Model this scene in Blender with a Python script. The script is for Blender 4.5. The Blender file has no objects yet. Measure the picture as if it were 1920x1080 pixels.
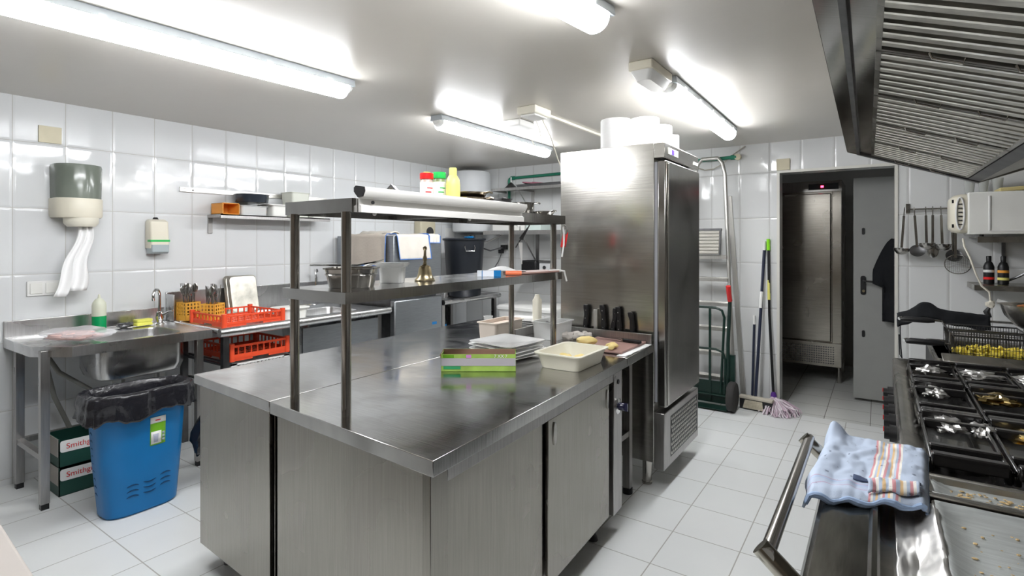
import bpy, bmesh, math, random
from mathutils import Matrix, Vector, noise
random.seed(7)
scene = bpy.context.scene
COL = scene.collection
PI = math.pi

# ------------------------------------------------------------------ camera, world, exposure
cam_d = bpy.data.cameras.new('camera')
cam_d.sensor_width = 36.0
cam_d.lens = 18.84
cam_d.shift_y = -86.1 / 1920
cam_d.clip_start = 0.02
cam = bpy.data.objects.new('camera', cam_d)
COL.objects.link(cam)
cam.location = (0, 0, 1.433)
cam.rotation_euler = (PI / 2, 0, 0.6018)
scene.camera = cam

w = bpy.data.worlds.new('world')
scene.world = w
w.use_nodes = True
w.node_tree.nodes['Background'].inputs[0].default_value = (0.9, 0.95, 1, 1)
w.node_tree.nodes['Background'].inputs[1].default_value = 0.3

scene.view_settings.view_transform = 'Standard'
scene.view_settings.look = 'None'
scene.view_settings.gamma = 1
scene.view_settings.use_curve_mapping = False
scene.view_settings.exposure = 1.72
TUBE = 15.0          # emission of the fluorescent diffusers

ZC = 2.308
XL = -4.2416
YB = 5.176

# ------------------------------------------------------------------ materials
MATS = {}


def new_mat(name):
    m = bpy.data.materials.new(name)
    m.use_nodes = True
    nt = m.node_tree
    return m, nt, nt.nodes['Principled BSDF']


def link(nt, a, b):
    nt.links.new(a, b)


def objco(nt, scale=(1, 1, 1)):
    tc = nt.nodes.new('ShaderNodeTexCoord')
    mp = nt.nodes.new('ShaderNodeMapping')
    mp.inputs['Scale'].default_value = scale
    link(nt, tc.outputs['Object'], mp.inputs['Vector'])
    return mp.outputs['Vector']


def plain(name, c, rough=0.5, metal=0.0, var=0.06, nscale=9, bump=0.0, spec=0.5, trans=0.0, alpha=1.0, emit=0, coat=0.0, ior=1.45, bscale=60):
    if name in MATS:
        return MATS[name]
    m, nt, p = new_mat(name)
    v = objco(nt)
    n = nt.nodes.new('ShaderNodeTexNoise')
    n.inputs['Scale'].default_value = nscale
    n.inputs['Detail'].default_value = 5
    link(nt, v, n.inputs['Vector'])
    r = nt.nodes.new('ShaderNodeMapRange')
    r.inputs[3].default_value = 1 - var
    r.inputs[4].default_value = 1 + var
    link(nt, n.outputs['Fac'], r.inputs[0])
    mx = nt.nodes.new('ShaderNodeVectorMath')
    mx.operation = 'SCALE'
    mx.inputs[0].default_value = c
    link(nt, r.outputs[0], mx.inputs['Scale'])
    link(nt, mx.outputs[0], p.inputs['Base Color'])
    p.inputs['Roughness'].default_value = rough
    p.inputs['Metallic'].default_value = metal
    p.inputs['Specular IOR Level'].default_value = spec
    p.inputs['Transmission Weight'].default_value = trans
    p.inputs['Alpha'].default_value = alpha
    p.inputs['IOR'].default_value = ior
    p.inputs['Coat Weight'].default_value = coat
    if emit:
        p.inputs['Emission Color'].default_value = (*c, 1)
        p.inputs['Emission Strength'].default_value = emit
    if bump:
        n2 = nt.nodes.new('ShaderNodeTexNoise')
        n2.inputs['Scale'].default_value = bscale
        n2.inputs['Detail'].default_value = 4
        link(nt, v, n2.inputs['Vector'])
        b = nt.nodes.new('ShaderNodeBump')
        b.inputs['Strength'].default_value = bump
        b.inputs['Distance'].default_value = 0.01
        link(nt, n2.outputs['Fac'], b.inputs['Height'])
        link(nt, b.outputs[0], p.inputs['Normal'])
    MATS[name] = m
    return m


def steel(name, c=(0.55, 0.54, 0.52), rough=0.28, brush=(40, 1.2, 1.2), amt=0.12, smudge=0.1, wave=0.25, dist=0.5, sscale=2.2):
    """brushed stainless steel: streaks along one axis, smudges in the polish, slightly wavy sheet"""
    if name in MATS:
        return MATS[name]
    m, nt, p = new_mat(name)
    v = objco(nt, brush)
    n = nt.nodes.new('ShaderNodeTexNoise')
    n.inputs['Scale'].default_value = 6
    n.inputs['Detail'].default_value = 6
    link(nt, v, n.inputs['Vector'])
    v2 = objco(nt)
    n2 = nt.nodes.new('ShaderNodeTexNoise')
    n2.inputs['Scale'].default_value = sscale
    n2.inputs['Detail'].default_value = 3
    n2.inputs['Distortion'].default_value = dist
    link(nt, v2, n2.inputs['Vector'])
    mr = nt.nodes.new('ShaderNodeMapRange')
    mr.inputs[1].default_value = 0.3
    mr.inputs[2].default_value = 0.7
    mr.inputs[3].default_value = 1 - amt
    mr.inputs[4].default_value = 1 + amt * 0.6
    link(nt, n.outputs['Fac'], mr.inputs[0])
    sc = nt.nodes.new('ShaderNodeVectorMath')
    sc.operation = 'SCALE'
    sc.inputs[0].default_value = c
    link(nt, mr.outputs[0], sc.inputs['Scale'])
    link(nt, sc.outputs[0], p.inputs['Base Color'])
    p.inputs['Metallic'].default_value = 1
    rr = nt.nodes.new('ShaderNodeMapRange')
    rr.inputs[1].default_value = 0.3
    rr.inputs[2].default_value = 0.7
    rr.inputs[3].default_value = max(0.03, rough - smudge)
    rr.inputs[4].default_value = rough + smudge
    link(nt, n2.outputs['Fac'], rr.inputs[0])
    link(nt, rr.outputs[0], p.inputs['Roughness'])
    b = nt.nodes.new('ShaderNodeBump')
    b.inputs['Strength'].default_value = 0.06
    b.inputs['Distance'].default_value = 0.002
    link(nt, n.outputs['Fac'], b.inputs['Height'])
    b2 = nt.nodes.new('ShaderNodeBump')
    b2.inputs['Strength'].default_value = wave
    b2.inputs['Distance'].default_value = 0.004
    n3 = nt.nodes.new('ShaderNodeTexNoise')
    n3.inputs['Scale'].default_value = 1.3
    n3.inputs['Detail'].default_value = 0.5
    link(nt, v2, n3.inputs['Vector'])
    link(nt, n3.outputs['Fac'], b2.inputs['Height'])
    link(nt, b.outputs[0], b2.inputs['Normal'])
    link(nt, b2.outputs[0], p.inputs['Normal'])
    MATS[name] = m
    return m


def tiles(name, axes, off, size, c1, c2, grout, rough, gap=0.0022, pillow=0.0, wob=0.0, dirt=0.05):
    """glazed or stoneware tiles laid in a square grid; axes picks the two world axes of the surface"""
    m, nt, p = new_mat(name)
    tc = nt.nodes.new('ShaderNodeTexCoord')
    sx = nt.nodes.new('ShaderNodeSeparateXYZ')
    link(nt, tc.outputs['Object'], sx.inputs[0])
    cb = nt.nodes.new('ShaderNodeCombineXYZ')
    for k, a in enumerate(axes):
        mth = nt.nodes.new('ShaderNodeMath')
        mth.operation = 'SUBTRACT'
        mth.inputs[1].default_value = off[k] - 40 * size[k]
        link(nt, sx.outputs[a], mth.inputs[0])
        link(nt, mth.outputs[0], cb.inputs[k])
    br = nt.nodes.new('ShaderNodeTexBrick')
    br.offset = 0
    br.squash = 1
    br.inputs['Scale'].default_value = 1
    br.inputs['Brick Width'].default_value = size[0]
    br.inputs['Row Height'].default_value = size[1]
    br.inputs['Mortar Size'].default_value = gap
    br.inputs['Mortar Smooth'].default_value = 0.15
    br.inputs['Color1'].default_value = (*c1, 1)
    br.inputs['Color2'].default_value = (*c2, 1)
    br.inputs['Mortar'].default_value = (*grout, 1)
    link(nt, cb.outputs[0], br.inputs['Vector'])
    nz = nt.nodes.new('ShaderNodeTexNoise')
    nz.inputs['Scale'].default_value = 2.3
    nz.inputs['Detail'].default_value = 6
    link(nt, tc.outputs['Object'], nz.inputs['Vector'])
    mr = nt.nodes.new('ShaderNodeMapRange')
    mr.inputs[3].default_value = 1 - dirt
    mr.inputs[4].default_value = 1 + dirt
    link(nt, nz.outputs['Fac'], mr.inputs[0])
    sc = nt.nodes.new('ShaderNodeVectorMath')
    sc.operation = 'SCALE'
    link(nt, br.outputs['Color'], sc.inputs[0])
    link(nt, mr.outputs[0], sc.inputs['Scale'])
    link(nt, sc.outputs[0], p.inputs['Base Color'])
    rr = nt.nodes.new('ShaderNodeMapRange')
    rr.inputs[3].default_value = rough
    rr.inputs[4].default_value = 0.8
    link(nt, br.outputs['Fac'], rr.inputs[0])
    link(nt, rr.outputs[0], p.inputs['Roughness'])
    # pillowed tile edges: a second brick mask with wide smooth mortar
    b = nt.nodes.new('ShaderNodeBump')
    b.invert = True
    b.inputs['Strength'].default_value = 0.6
    b.inputs['Distance'].default_value = 0.002
    link(nt, br.outputs['Fac'], b.inputs['Height'])
    last = b
    if pillow:
        br2 = nt.nodes.new('ShaderNodeTexBrick')
        br2.offset = 0
        br2.inputs['Scale'].default_value = 1
        br2.inputs['Brick Width'].default_value = size[0]
        br2.inputs['Row Height'].default_value = size[1]
        br2.inputs['Mortar Size'].default_value = 0.016
        br2.inputs['Mortar Smooth'].default_value = 1.0
        link(nt, cb.outputs[0], br2.inputs['Vector'])
        b2 = nt.nodes.new('ShaderNodeBump')
        b2.invert = True
        b2.inputs['Strength'].default_value = 1
        b2.inputs['Distance'].default_value = pillow
        link(nt, br2.outputs['Fac'], b2.inputs['Height'])
        link(nt, b.outputs[0], b2.inputs['Normal'])
        last = b2
    if wob:
        n2 = nt.nodes.new('ShaderNodeTexNoise')
        n2.inputs['Scale'].default_value = 5
        link(nt, tc.outputs['Object'], n2.inputs['Vector'])
        b3 = nt.nodes.new('ShaderNodeBump')
        b3.inputs['Strength'].default_value = wob
        b3.inputs['Distance'].default_value = 0.01
        link(nt, n2.outputs['Fac'], b3.inputs['Height'])
        link(nt, last.outputs[0], b3.inputs['Normal'])
        last = b3
    link(nt, last.outputs[0], p.inputs['Normal'])
    MATS[name] = m
    return m


def emis(name, c, s):
    if name in MATS:
        return MATS[name]
    m, nt, p = new_mat(name)
    p.inputs['Base Color'].default_value = (*c, 1)
    p.inputs['Emission Color'].default_value = (*c, 1)
    p.inputs['Emission Strength'].default_value = s
    MATS[name] = m
    return m


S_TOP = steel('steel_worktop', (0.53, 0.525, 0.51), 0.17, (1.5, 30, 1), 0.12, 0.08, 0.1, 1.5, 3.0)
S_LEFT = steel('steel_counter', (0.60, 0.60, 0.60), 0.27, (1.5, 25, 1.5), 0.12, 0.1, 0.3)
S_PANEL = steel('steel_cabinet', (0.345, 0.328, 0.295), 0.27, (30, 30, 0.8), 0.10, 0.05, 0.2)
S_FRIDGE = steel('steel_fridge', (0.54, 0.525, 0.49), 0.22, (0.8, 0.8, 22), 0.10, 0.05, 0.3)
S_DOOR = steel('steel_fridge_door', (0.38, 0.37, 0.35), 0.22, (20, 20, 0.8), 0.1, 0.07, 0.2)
S_POLE = steel('steel_pole', (0.44, 0.42, 0.39), 0.2, (4, 4, 4), 0.06, 0.05, 0.0)
S_LEG = steel('steel_leg', (0.42, 0.41, 0.40), 0.35, (20, 20, 1), 0.15, 0.08, 0.1)
S_HOOD = steel('steel_hood', (0.34, 0.33, 0.31), 0.14, (2, 20, 2), 0.1, 0.07, 0.6)
S_FILT = steel('steel_filter', (0.82, 0.80, 0.73), 0.36, (1, 12, 12), 0.2, 0.1, 0.3)
S_LEDGE = steel('steel_ledge', (0.22, 0.215, 0.195), 0.17, (12, 2, 3), 0.25, 0.05, 0.05)
S_PASS = steel('steel_passage_fridge', (0.36, 0.34, 0.30), 0.25, (1, 1, 14), 0.12, 0.06, 0.4)
S_RANGE = steel('steel_range', (0.42, 0.405, 0.37), 0.3, (3, 3, 3), 0.25, 0.14, 0.3)
S_DARK = steel('steel_dark', (0.16, 0.16, 0.165), 0.4, (3, 3, 3), 0.2, 0.1, 0.1)
S_DISH = steel('steel_dishwasher', (0.36, 0.38, 0.40), 0.38, (2, 2, 20), 0.08, 0.06, 0.1)
CHROME = steel('chrome', (0.75, 0.75, 0.75), 0.1, (3, 3, 3), 0.03, 0.03, 0.0)
ALU = steel('aluminium', (0.62, 0.61, 0.58), 0.42, (20, 20, 1), 0.1, 0.06, 0.0)
UTENSIL = steel('utensil_steel', (0.40, 0.39, 0.37), 0.2, (3, 3, 3), 0.1, 0.06, 0.0)
BRASS = steel('brass', (0.42, 0.35, 0.22), 0.3, (3, 3, 3), 0.2, 0.1, 0.0)
FOIL = steel('foil', (0.80, 0.79, 0.77), 0.44, (8, 8, 8), 0.12, 0.1, 0.6)
FOILG = steel('foil_scorched', (0.62, 0.47, 0.2), 0.22, (8, 8, 8), 0.3, 0.1, 1.0)
PANBOT = steel('worn_tray_metal', (0.56, 0.54, 0.48), 0.42, (2, 2, 2), 0.35, 0.12, 0.3)
WHITE = plain('white_plastic', (0.80, 0.80, 0.78), 0.35, var=0.03)
CERAM = plain('white_china', (0.86, 0.86, 0.85), 0.12, var=0.02, coat=0.3)
CREAM = plain('cream_plastic', (0.74, 0.70, 0.58), 0.4, var=0.08)
IVORY = plain('ivory_plastic', (0.78, 0.75, 0.64), 0.4, var=0.06)
BEIGE = plain('beige_plate', (0.62, 0.57, 0.42), 0.6, var=0.15)
SMOKE = plain('smoked_plastic', (0.20, 0.23, 0.19), 0.12, var=0.2, alpha=0.82)
PAPER = plain('paper_white', (0.88, 0.88, 0.88), 0.9, var=0.03, bump=0.15, bscale=40)
BLACK = plain('black_plastic', (0.012, 0.012, 0.013), 0.4, var=0.2)
IRON = plain('black_enamel', (0.014, 0.013, 0.013), 0.22, var=0.3, coat=0.3)
CAST = plain('cast_iron', (0.02, 0.019, 0.018), 0.38, var=0.4, bump=0.25)
RUBBER = plain('rubber', (0.035, 0.033, 0.032), 0.8, var=0.2)
BAG = plain('black_bin_bag', (0.012, 0.012, 0.016), 0.24, var=0.2, bump=0.8, bscale=16, spec=0.8)
BINBAG2 = plain('black_tub_plastic', (0.018, 0.021, 0.027), 0.35, var=0.15)
BLUE = plain('blue_plastic', (0.0, 0.16, 0.43), 0.38, var=0.08)
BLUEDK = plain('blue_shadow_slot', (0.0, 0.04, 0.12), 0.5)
ORANGE = plain('red_orange_rack', (0.80, 0.085, 0.03), 0.35, var=0.1)
YELLOWB = plain('yellow_basket', (0.80, 0.42, 0.06), 0.45, var=0.08)
ORCRATE = plain('orange_crate', (0.85, 0.36, 0.05), 0.45, var=0.08)
GREENPIPE = plain('green_pipe', (0.02, 0.20, 0.12), 0.4, var=0.08)
GREENDK = plain('dark_green_paint', (0.006, 0.026, 0.019), 0.35, var=0.15)
GREENSOAP = plain('green_liquid', (0.0, 0.33, 0.10), 0.2, var=0.04)
MILKY = plain('milky_bottle', (0.66, 0.68, 0.55), 0.3, var=0.04)
RED = plain('red_plastic', (0.70, 0.02, 0.02), 0.35)
GREENCAP = plain('green_cap', (0.02, 0.50, 0.10), 0.35)
LIME = plain('lime_plastic', (0.25, 0.70, 0.02), 0.35)
YELLOW = plain('yellow_plastic', (0.85, 0.80, 0.22), 0.35, var=0.05)
SPONGE = plain('yellow_sponge', (0.80, 0.80, 0.15), 0.85, bump=0.4)
CLEAR = plain('frosted_plastic', (0.80, 0.81, 0.80), 0.25, alpha=0.62, var=0.03)
TUBW = plain('tub_white', (0.80, 0.80, 0.76), 0.35, var=0.03)
TRAYC = plain('tray_ivory', (0.80, 0.775, 0.66), 0.3, var=0.05)
PINK = plain('pinkish_food', (0.72, 0.56, 0.47), 0.5, var=0.08)
MEAT = plain('pink_meat_in_bag', (0.78, 0.56, 0.53), 0.25, var=0.15, coat=0.5)
BAGCLR = plain('clear_bag', (0.8, 0.8, 0.82), 0.15, alpha=0.35)
POTATO = plain('peeled_potato', (0.80, 0.64, 0.26), 0.4, var=0.08)
BROWNB = plain('brown_board', (0.36, 0.22, 0.19), 0.45, var=0.12, bump=0.05)
CLOTHW = plain('linen_cloth', (0.62, 0.56, 0.49), 0.95, var=0.08, bump=0.2)
CLOTHW2 = plain('pale_cloth', (0.64, 0.60, 0.54), 0.95, var=0.08, bump=0.2)
CLOTHB = plain('blue_hem', (0.08, 0.22, 0.60), 0.9)
BLACKCL = plain('black_cloth', (0.005, 0.006, 0.008), 0.9, var=0.2, bump=0.2)
CARD_G = plain('green_carton', (0.34, 0.52, 0.10), 0.5, var=0.55, nscale=14)
CARD_B = plain('brown_cardboard', (0.33, 0.19, 0.14), 0.8)
CARD_GY = plain('grey_carton_panel', (0.45, 0.43, 0.46), 0.6, var=0.03)
CARTON = plain('dark_green_carton', (0.012, 0.06, 0.045), 0.45, var=0.2)
CARTON_G = plain('grey_carton', (0.35, 0.33, 0.30), 0.7)
GREYD = plain('grey_door_paint', (0.33, 0.335, 0.32), 0.5, var=0.06)
WOODY = plain('straw_yellow', (0.7, 0.6, 0.2), 0.6)
FRIES = plain('potato_fries', (0.80, 0.66, 0.10), 0.5, var=0.15)
MOPH = plain('mop_yarn', (0.52, 0.40, 0.47), 0.95, var=0.3, nscale=40)
MOPW = plain('mop_yarn_white', (0.72, 0.66, 0.70), 0.95, var=0.2, nscale=40)
PURPLE = plain('purple_plastic', (0.10, 0.03, 0.25), 0.4)
NAVY = plain('navy_handle', (0.02, 0.025, 0.05), 0.4)
STRAW = plain('worn_bristle', (0.42, 0.38, 0.29), 0.8, var=0.3, nscale=60)
PALEW = plain('pale_worktop', (0.42, 0.385, 0.355), 0.5, var=0.05)
GASKET = plain('grey_gasket', (0.45, 0.46, 0.5), 0.6)
CORD = plain('cream_cord', (0.72, 0.68, 0.58), 0.5)
LAMPW = plain('lamp_housing', (0.46, 0.50, 0.53), 0.4, var=0.02)
DISPLAY = emis('blue_display', (0.05, 0.02, 0.8), 1.2)
LEDR = emis('red_led', (1.0, 0.02, 0.05), 6)
LCDW = plain('panel_ivory', (0.8, 0.78, 0.7), 0.4)
TUBEM = emis('tube_glow', (0.96, 0.975, 1.0), TUBE)

# ------------------------------------------------------------------ mesh helpers


def rrect(x0, x1, y0, y1, r, n=4):
    r = min(r, (x1 - x0) / 2 - 1e-4, (y1 - y0) / 2 - 1e-4)
    pts = []
    for cx, cy, a0 in ((x1 - r, y0 + r, -PI / 2), (x1 - r, y1 - r, 0), (x0 + r, y1 - r, PI / 2), (x0 + r, y0 + r, PI)):
        for k in range(n + 1):
            a = a0 + k * PI / 2 / n
            pts.append((cx + r * math.cos(a), cy + r * math.sin(a)))
    return pts


class B:
    def __init__(self):
        self.v, self.f, self.mi = [], [], []
        self.M = Matrix.Identity(4)
        self.m = 0

    def add(self, vs, fs):
        o = len(self.v)
        self.v += [tuple(self.M @ Vector(p)) for p in vs]
        self.f += [tuple(o + i for i in f) for f in fs]
        self.mi += [self.m] * len(fs)
        return self

    def box(self, x0, x1, y0, y1, z0, z1):
        if x0 > x1: x0, x1 = x1, x0
        if y0 > y1: y0, y1 = y1, y0
        if z0 > z1: z0, z1 = z1, z0
        v = [(x0, y0, z0), (x1, y0, z0), (x1, y1, z0), (x0, y1, z0), (x0, y0, z1), (x1, y0, z1), (x1, y1, z1), (x0, y1, z1)]
        f = [(0, 3, 2, 1), (4, 5, 6, 7), (0, 1, 5, 4), (1, 2, 6, 5), (2, 3, 7, 6), (3, 0, 4, 7)]
        return self.add(v, f)

    def loft(self, loops, cap0=True, cap1=True, close=False):
        n = len(loops[0])
        v = [p for l in loops for p in l]
        f = []
        L = len(loops)
        for a in range(L if close else L - 1):
            b_ = (a + 1) % L
            for i in range(n):
                j = (i + 1) % n
                f.append((a * n + i, a * n + j, b_ * n + j, b_ * n + i))
        if cap0 and not close: f.append(tuple(range(n - 1, -1, -1)))
        if cap1 and not close: f.append(tuple((L - 1) * n + i for i in range(n)))
        return self.add(v, f)

    def prism(self, poly, z0, z1):
        return self.loft([[(x, y, z0) for x, y in poly], [(x, y, z1) for x, y in poly]])

    def cyl(self, p0, p1, r0, r1=None, n=20, cap=True):
        r1 = r0 if r1 is None else r1
        p0, p1 = Vector(p0), Vector(p1)
        d = (p1 - p0).normalized()
        a = d.orthogonal().normalized()
        b_ = d.cross(a)
        L = []
        for p, r in ((p0, r0), (p1, r1)):
            L.append([tuple(p + a * (r * math.cos(2 * PI * k / n)) + b_ * (r * math.sin(2 * PI * k / n))) for k in range(n)])
        return self.loft(L, cap, cap)

    def tube(self, pts, r, n=8, cap=True, flat=1.0):
        P = [Vector(p) for p in pts]
        T = []
        for i in range(len(P)):
            a = P[max(0, i - 1)]; c = P[min(len(P) - 1, i + 1)]
            T.append((c - a).normalized())
        u = T[0].orthogonal().normalized()
        L = []
        for i, p in enumerate(P):
            u = (u - T[i] * u.dot(T[i])).normalized()
            w_ = T[i].cross(u)
            rr = r[i] if isinstance(r, (list, tuple)) else r
            L.append([tuple(p + u * (rr * math.cos(2 * PI * k / n)) + w_ * (rr * flat * math.sin(2 * PI * k / n))) for k in range(n)])
        return self.loft(L, cap, cap)

    def lathe(self, prof, cx=0, cy=0, z=0, n=28, cap=True):
        L = [[(cx + r * math.cos(2 * PI * k / n), cy + r * math.sin(2 * PI * k / n), z + h) for k in range(n)] for r, h in prof]
        return self.loft(L, cap, cap)

    def ell(self, c, r, n=16, m=10, wob=0.0, seed=0):
        L = []
        for j in range(1, m):
            a = -PI / 2 + PI * j / m
            loop = []
            for k in range(n):
                t = 2 * PI * k / n
                d = Vector((math.cos(a) * math.cos(t), math.cos(a) * math.sin(t), math.sin(a)))
                s = 1 + wob * noise.noise(d * 1.7 + Vector((seed, seed * 2.1, 0)))
                loop.append((c[0] + d.x * r[0] * s, c[1] + d.y * r[1] * s, c[2] + d.z * r[2] * s))
            L.append(loop)
        return self.loft(L)

    def grid(self, fn, nu, nv):
        v = [fn(i / nu, j / nv) for j in range(nv + 1) for i in range(nu + 1)]
        f = [(j * (nu + 1) + i, j * (nu + 1) + i + 1, (j + 1) * (nu + 1) + i + 1, (j + 1) * (nu + 1) + i) for j in range(nv) for i in range(nu)]
        return self.add(v, f)

    def tub(self, x0, x1, y0, y1, z0, z1, ins=0.02, t=0.004, r=0.02, lip=0.008, n=4):
        """open container with drafted walls, wall thickness and a rolled lip"""
        def lp(i, z, rr=r): return [(x, y, z) for x, y in rrect(x0 + i, x1 - i, y0 + i, y1 - i, rr, n)]
        return self.loft([lp(ins, z0), lp(lip, z1 - 0.006), lp(0, z1 - 0.005), lp(0, z1), lp(lip + t, z1), lp(ins + t, z0 + t)])


def rot(cx, cy, cz=0, rz=0, rx=0, ry=0):
    return Matrix.Translation((cx, cy, cz)) @ Matrix.Rotation(rz, 4, 'Z') @ Matrix.Rotation(ry, 4, 'Y') @ Matrix.Rotation(rx, 4, 'X')


def mk(name, b, mats, parent=None, bevel=0.0, smooth=40, solid=0, sub=0, seg=2):
    """link a B as one mesh object; origin at its base centre; world coordinates in b"""
    if not isinstance(mats, (list, tuple)): mats = [mats]
    xs = [p[0] for p in b.v]; ys = [p[1] for p in b.v]; zs = [p[2] for p in b.v]
    c = Vector(((min(xs) + max(xs)) / 2, (min(ys) + max(ys)) / 2, min(zs)))
    base = Vector((0, 0, 0))
    q = parent
    while q is not None:
        base += q.location
        q = q.parent
    me = bpy.data.meshes.new(name)
    me.from_pydata([tuple(Vector(p) - c) for p in b.v], [], b.f)
    for m in mats: me.materials.append(m)
    me.polygons.foreach_set('material_index', b.mi)
    bm = bmesh.new(); bm.from_mesh(me); bmesh.ops.recalc_face_normals(bm, faces=bm.faces); bm.to_mesh(me); bm.free()
    if smooth:
        me.polygons.foreach_set('use_smooth', [True] * len(me.polygons))
        me.set_sharp_from_angle(angle=math.radians(smooth))
    me.update()
    o = bpy.data.objects.new(name, me)
    COL.objects.link(o)
    o.location = c - base
    if parent is not None: o.parent = parent
    if solid:
        s = o.modifiers.new('thickness', 'SOLIDIFY'); s.thickness = solid; s.offset = 0
    if sub:
        s = o.modifiers.new('smooth', 'SUBSURF'); s.levels = sub; s.render_levels = sub
    if bevel:
        s = o.modifiers.new('edge', 'BEVEL'); s.width = bevel; s.segments = seg; s.limit_method = 'ANGLE'; s.angle_limit = math.radians(35)
        s.harden_normals = False
    return o


def tag(o, label, cat, group=None, kind=None):
    o['label'] = label; o['category'] = cat
    if group: o['group'] = group
    if kind: o['kind'] = kind
    return o


def thing(name, label, cat, loc, group=None):
    o = bpy.data.objects.new(name, None)
    COL.objects.link(o)
    o.location = loc
    o.empty_display_size = 0.05
    return tag(o, label, cat, group)


def struct(name, b, mats, **k):
    o = mk(name, b, mats, **k)
    o['kind'] = 'structure'
    return o


def copy_tree(o, loc=None, parent=None):
    c = o.copy(); COL.objects.link(c)
    if parent is not None: c.parent = parent
    for ch in list(o.children): copy_tree(ch, None, c)
    if loc is not None: c.location = loc
    return c


def text(name, s, size, M, mat, parent, ext=0.0004, squash=1.0, bold=False):
    cu = bpy.data.curves.new('t', 'FONT')
    cu.body = s; cu.size = size; cu.extrude = ext; cu.align_x = 'CENTER'; cu.align_y = 'CENTER'
    tmp = bpy.data.objects.new('t', cu); COL.objects.link(tmp)
    dg = bpy.context.evaluated_depsgraph_get(); dg.update()
    me = bpy.data.meshes.new_from_object(tmp.evaluated_get(dg))
    bpy.data.objects.remove(tmp)
    b = B(); b.M = M @ Matrix.Diagonal((squash, 1, 1, 1))
    b.add([tuple(v.co) for v in me.vertices], [tuple(p.vertices) for p in me.polygons])
    bpy.data.meshes.remove(me)
    return mk(name, b, mat, parent, smooth=0)


def box_(*a): return B().box(*a)


def nz(x, y, z=0.0): return noise.noise(Vector((x, y, z)))


# ------------------------------------------------------------------ the room
T_LEFT = tiles('wall_tiles_left', (1, 2), (1.0134, 2.0375), (0.25175, 0.40), (0.69, 0.705, 0.71), (0.675, 0.69, 0.70), (0.48, 0.47, 0.44), 0.065, 0.0018, 0.0022, 0.2)
T_BACK = tiles('wall_tiles_back', (0, 2), (-0.8798, 2.0464), (0.24569, 0.40), (0.68, 0.69, 0.685), (0.665, 0.675, 0.675), (0.40, 0.39, 0.37), 0.08, 0.0018, 0.0022, 0.16)
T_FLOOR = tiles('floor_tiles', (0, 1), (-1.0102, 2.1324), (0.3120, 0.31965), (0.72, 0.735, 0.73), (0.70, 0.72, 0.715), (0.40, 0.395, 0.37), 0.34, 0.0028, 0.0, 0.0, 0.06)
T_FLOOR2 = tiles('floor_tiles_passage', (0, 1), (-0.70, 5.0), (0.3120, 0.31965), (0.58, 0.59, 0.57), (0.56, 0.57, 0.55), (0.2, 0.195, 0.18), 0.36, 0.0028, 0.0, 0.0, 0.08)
CEIL = plain('ceiling_paint', (0.57, 0.542, 0.495), 0.28, var=0.035, nscale=2.0, bump=0.10, bscale=9)
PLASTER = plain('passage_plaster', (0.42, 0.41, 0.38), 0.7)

X0, X1, Y0, Y1 = XL, 1.45, -1.3, YB
struct('floor', box_(X0 - 0.15, X1 + 0.15, Y0 - 0.15, 5.02, -0.1, 0), T_FLOOR)
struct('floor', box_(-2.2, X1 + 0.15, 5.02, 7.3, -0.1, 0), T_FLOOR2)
struct('ceiling', box_(X0 - 0.15, X1 + 0.15, Y0 - 0.15, YB + 0.16, ZC, ZC + 0.12), CEIL)
struct('wall_left', box_(X0 - 0.15, X0, Y0 - 0.15, YB + 0.16, 0, ZC), T_LEFT)
DX0, DX1, DZ = -0.722, 0.094, 2.035
b = B()
b.box(X0, DX0, YB, YB + 0.16, 0, ZC)
b.box(DX1, X1, YB, YB + 0.16, 0, ZC)
b.box(DX0, DX1, YB, YB + 0.16, DZ, ZC)
struct('wall_back', b, T_BACK)
struct('wall_right', box_(X1, X1 + 0.15, Y0 - 0.15, YB + 0.16, 0, ZC), plain('unseen_wall_right_darkened', (0.30, 0.28, 0.25), 0.5))  # wall out of view, colour darkened so the steel edges reflect something dark
struct('wall_front', box_(X0, X1, Y0 - 0.15, Y0, 0, ZC), plain('unseen_wall_front_darkened', (0.20, 0.165, 0.13), 0.5))  # unseen wall, brown tone made up to deepen reflections in the steel fronts
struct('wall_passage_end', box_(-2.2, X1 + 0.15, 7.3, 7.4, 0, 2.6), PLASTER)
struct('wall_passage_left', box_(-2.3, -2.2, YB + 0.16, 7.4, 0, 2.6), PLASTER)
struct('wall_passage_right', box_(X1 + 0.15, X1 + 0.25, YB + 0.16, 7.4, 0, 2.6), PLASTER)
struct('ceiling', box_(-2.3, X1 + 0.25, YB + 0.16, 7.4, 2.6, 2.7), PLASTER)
# white casing strip around the door opening, its reveals
b = B()
t = 0.022
b.box(DX0 - t, DX0, YB - 0.008, YB, 0, DZ + t)
b.box(DX1, DX1 + t, YB - 0.008, YB, 0, DZ + t)
b.box(DX0, DX1, YB - 0.008, YB, DZ, DZ + t)
struct('trim_1', b, plain('casing_paint', (0.66, 0.65, 0.6), 0.45))
tag(mk('cover_plate', box_(-0.745, -0.64, YB - 0.02, YB - 0.009, DZ + t, 2.155), BEIGE, bevel=0.002), 'beige square cover plate just above the left corner of the doorway', 'cover plate')
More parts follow.
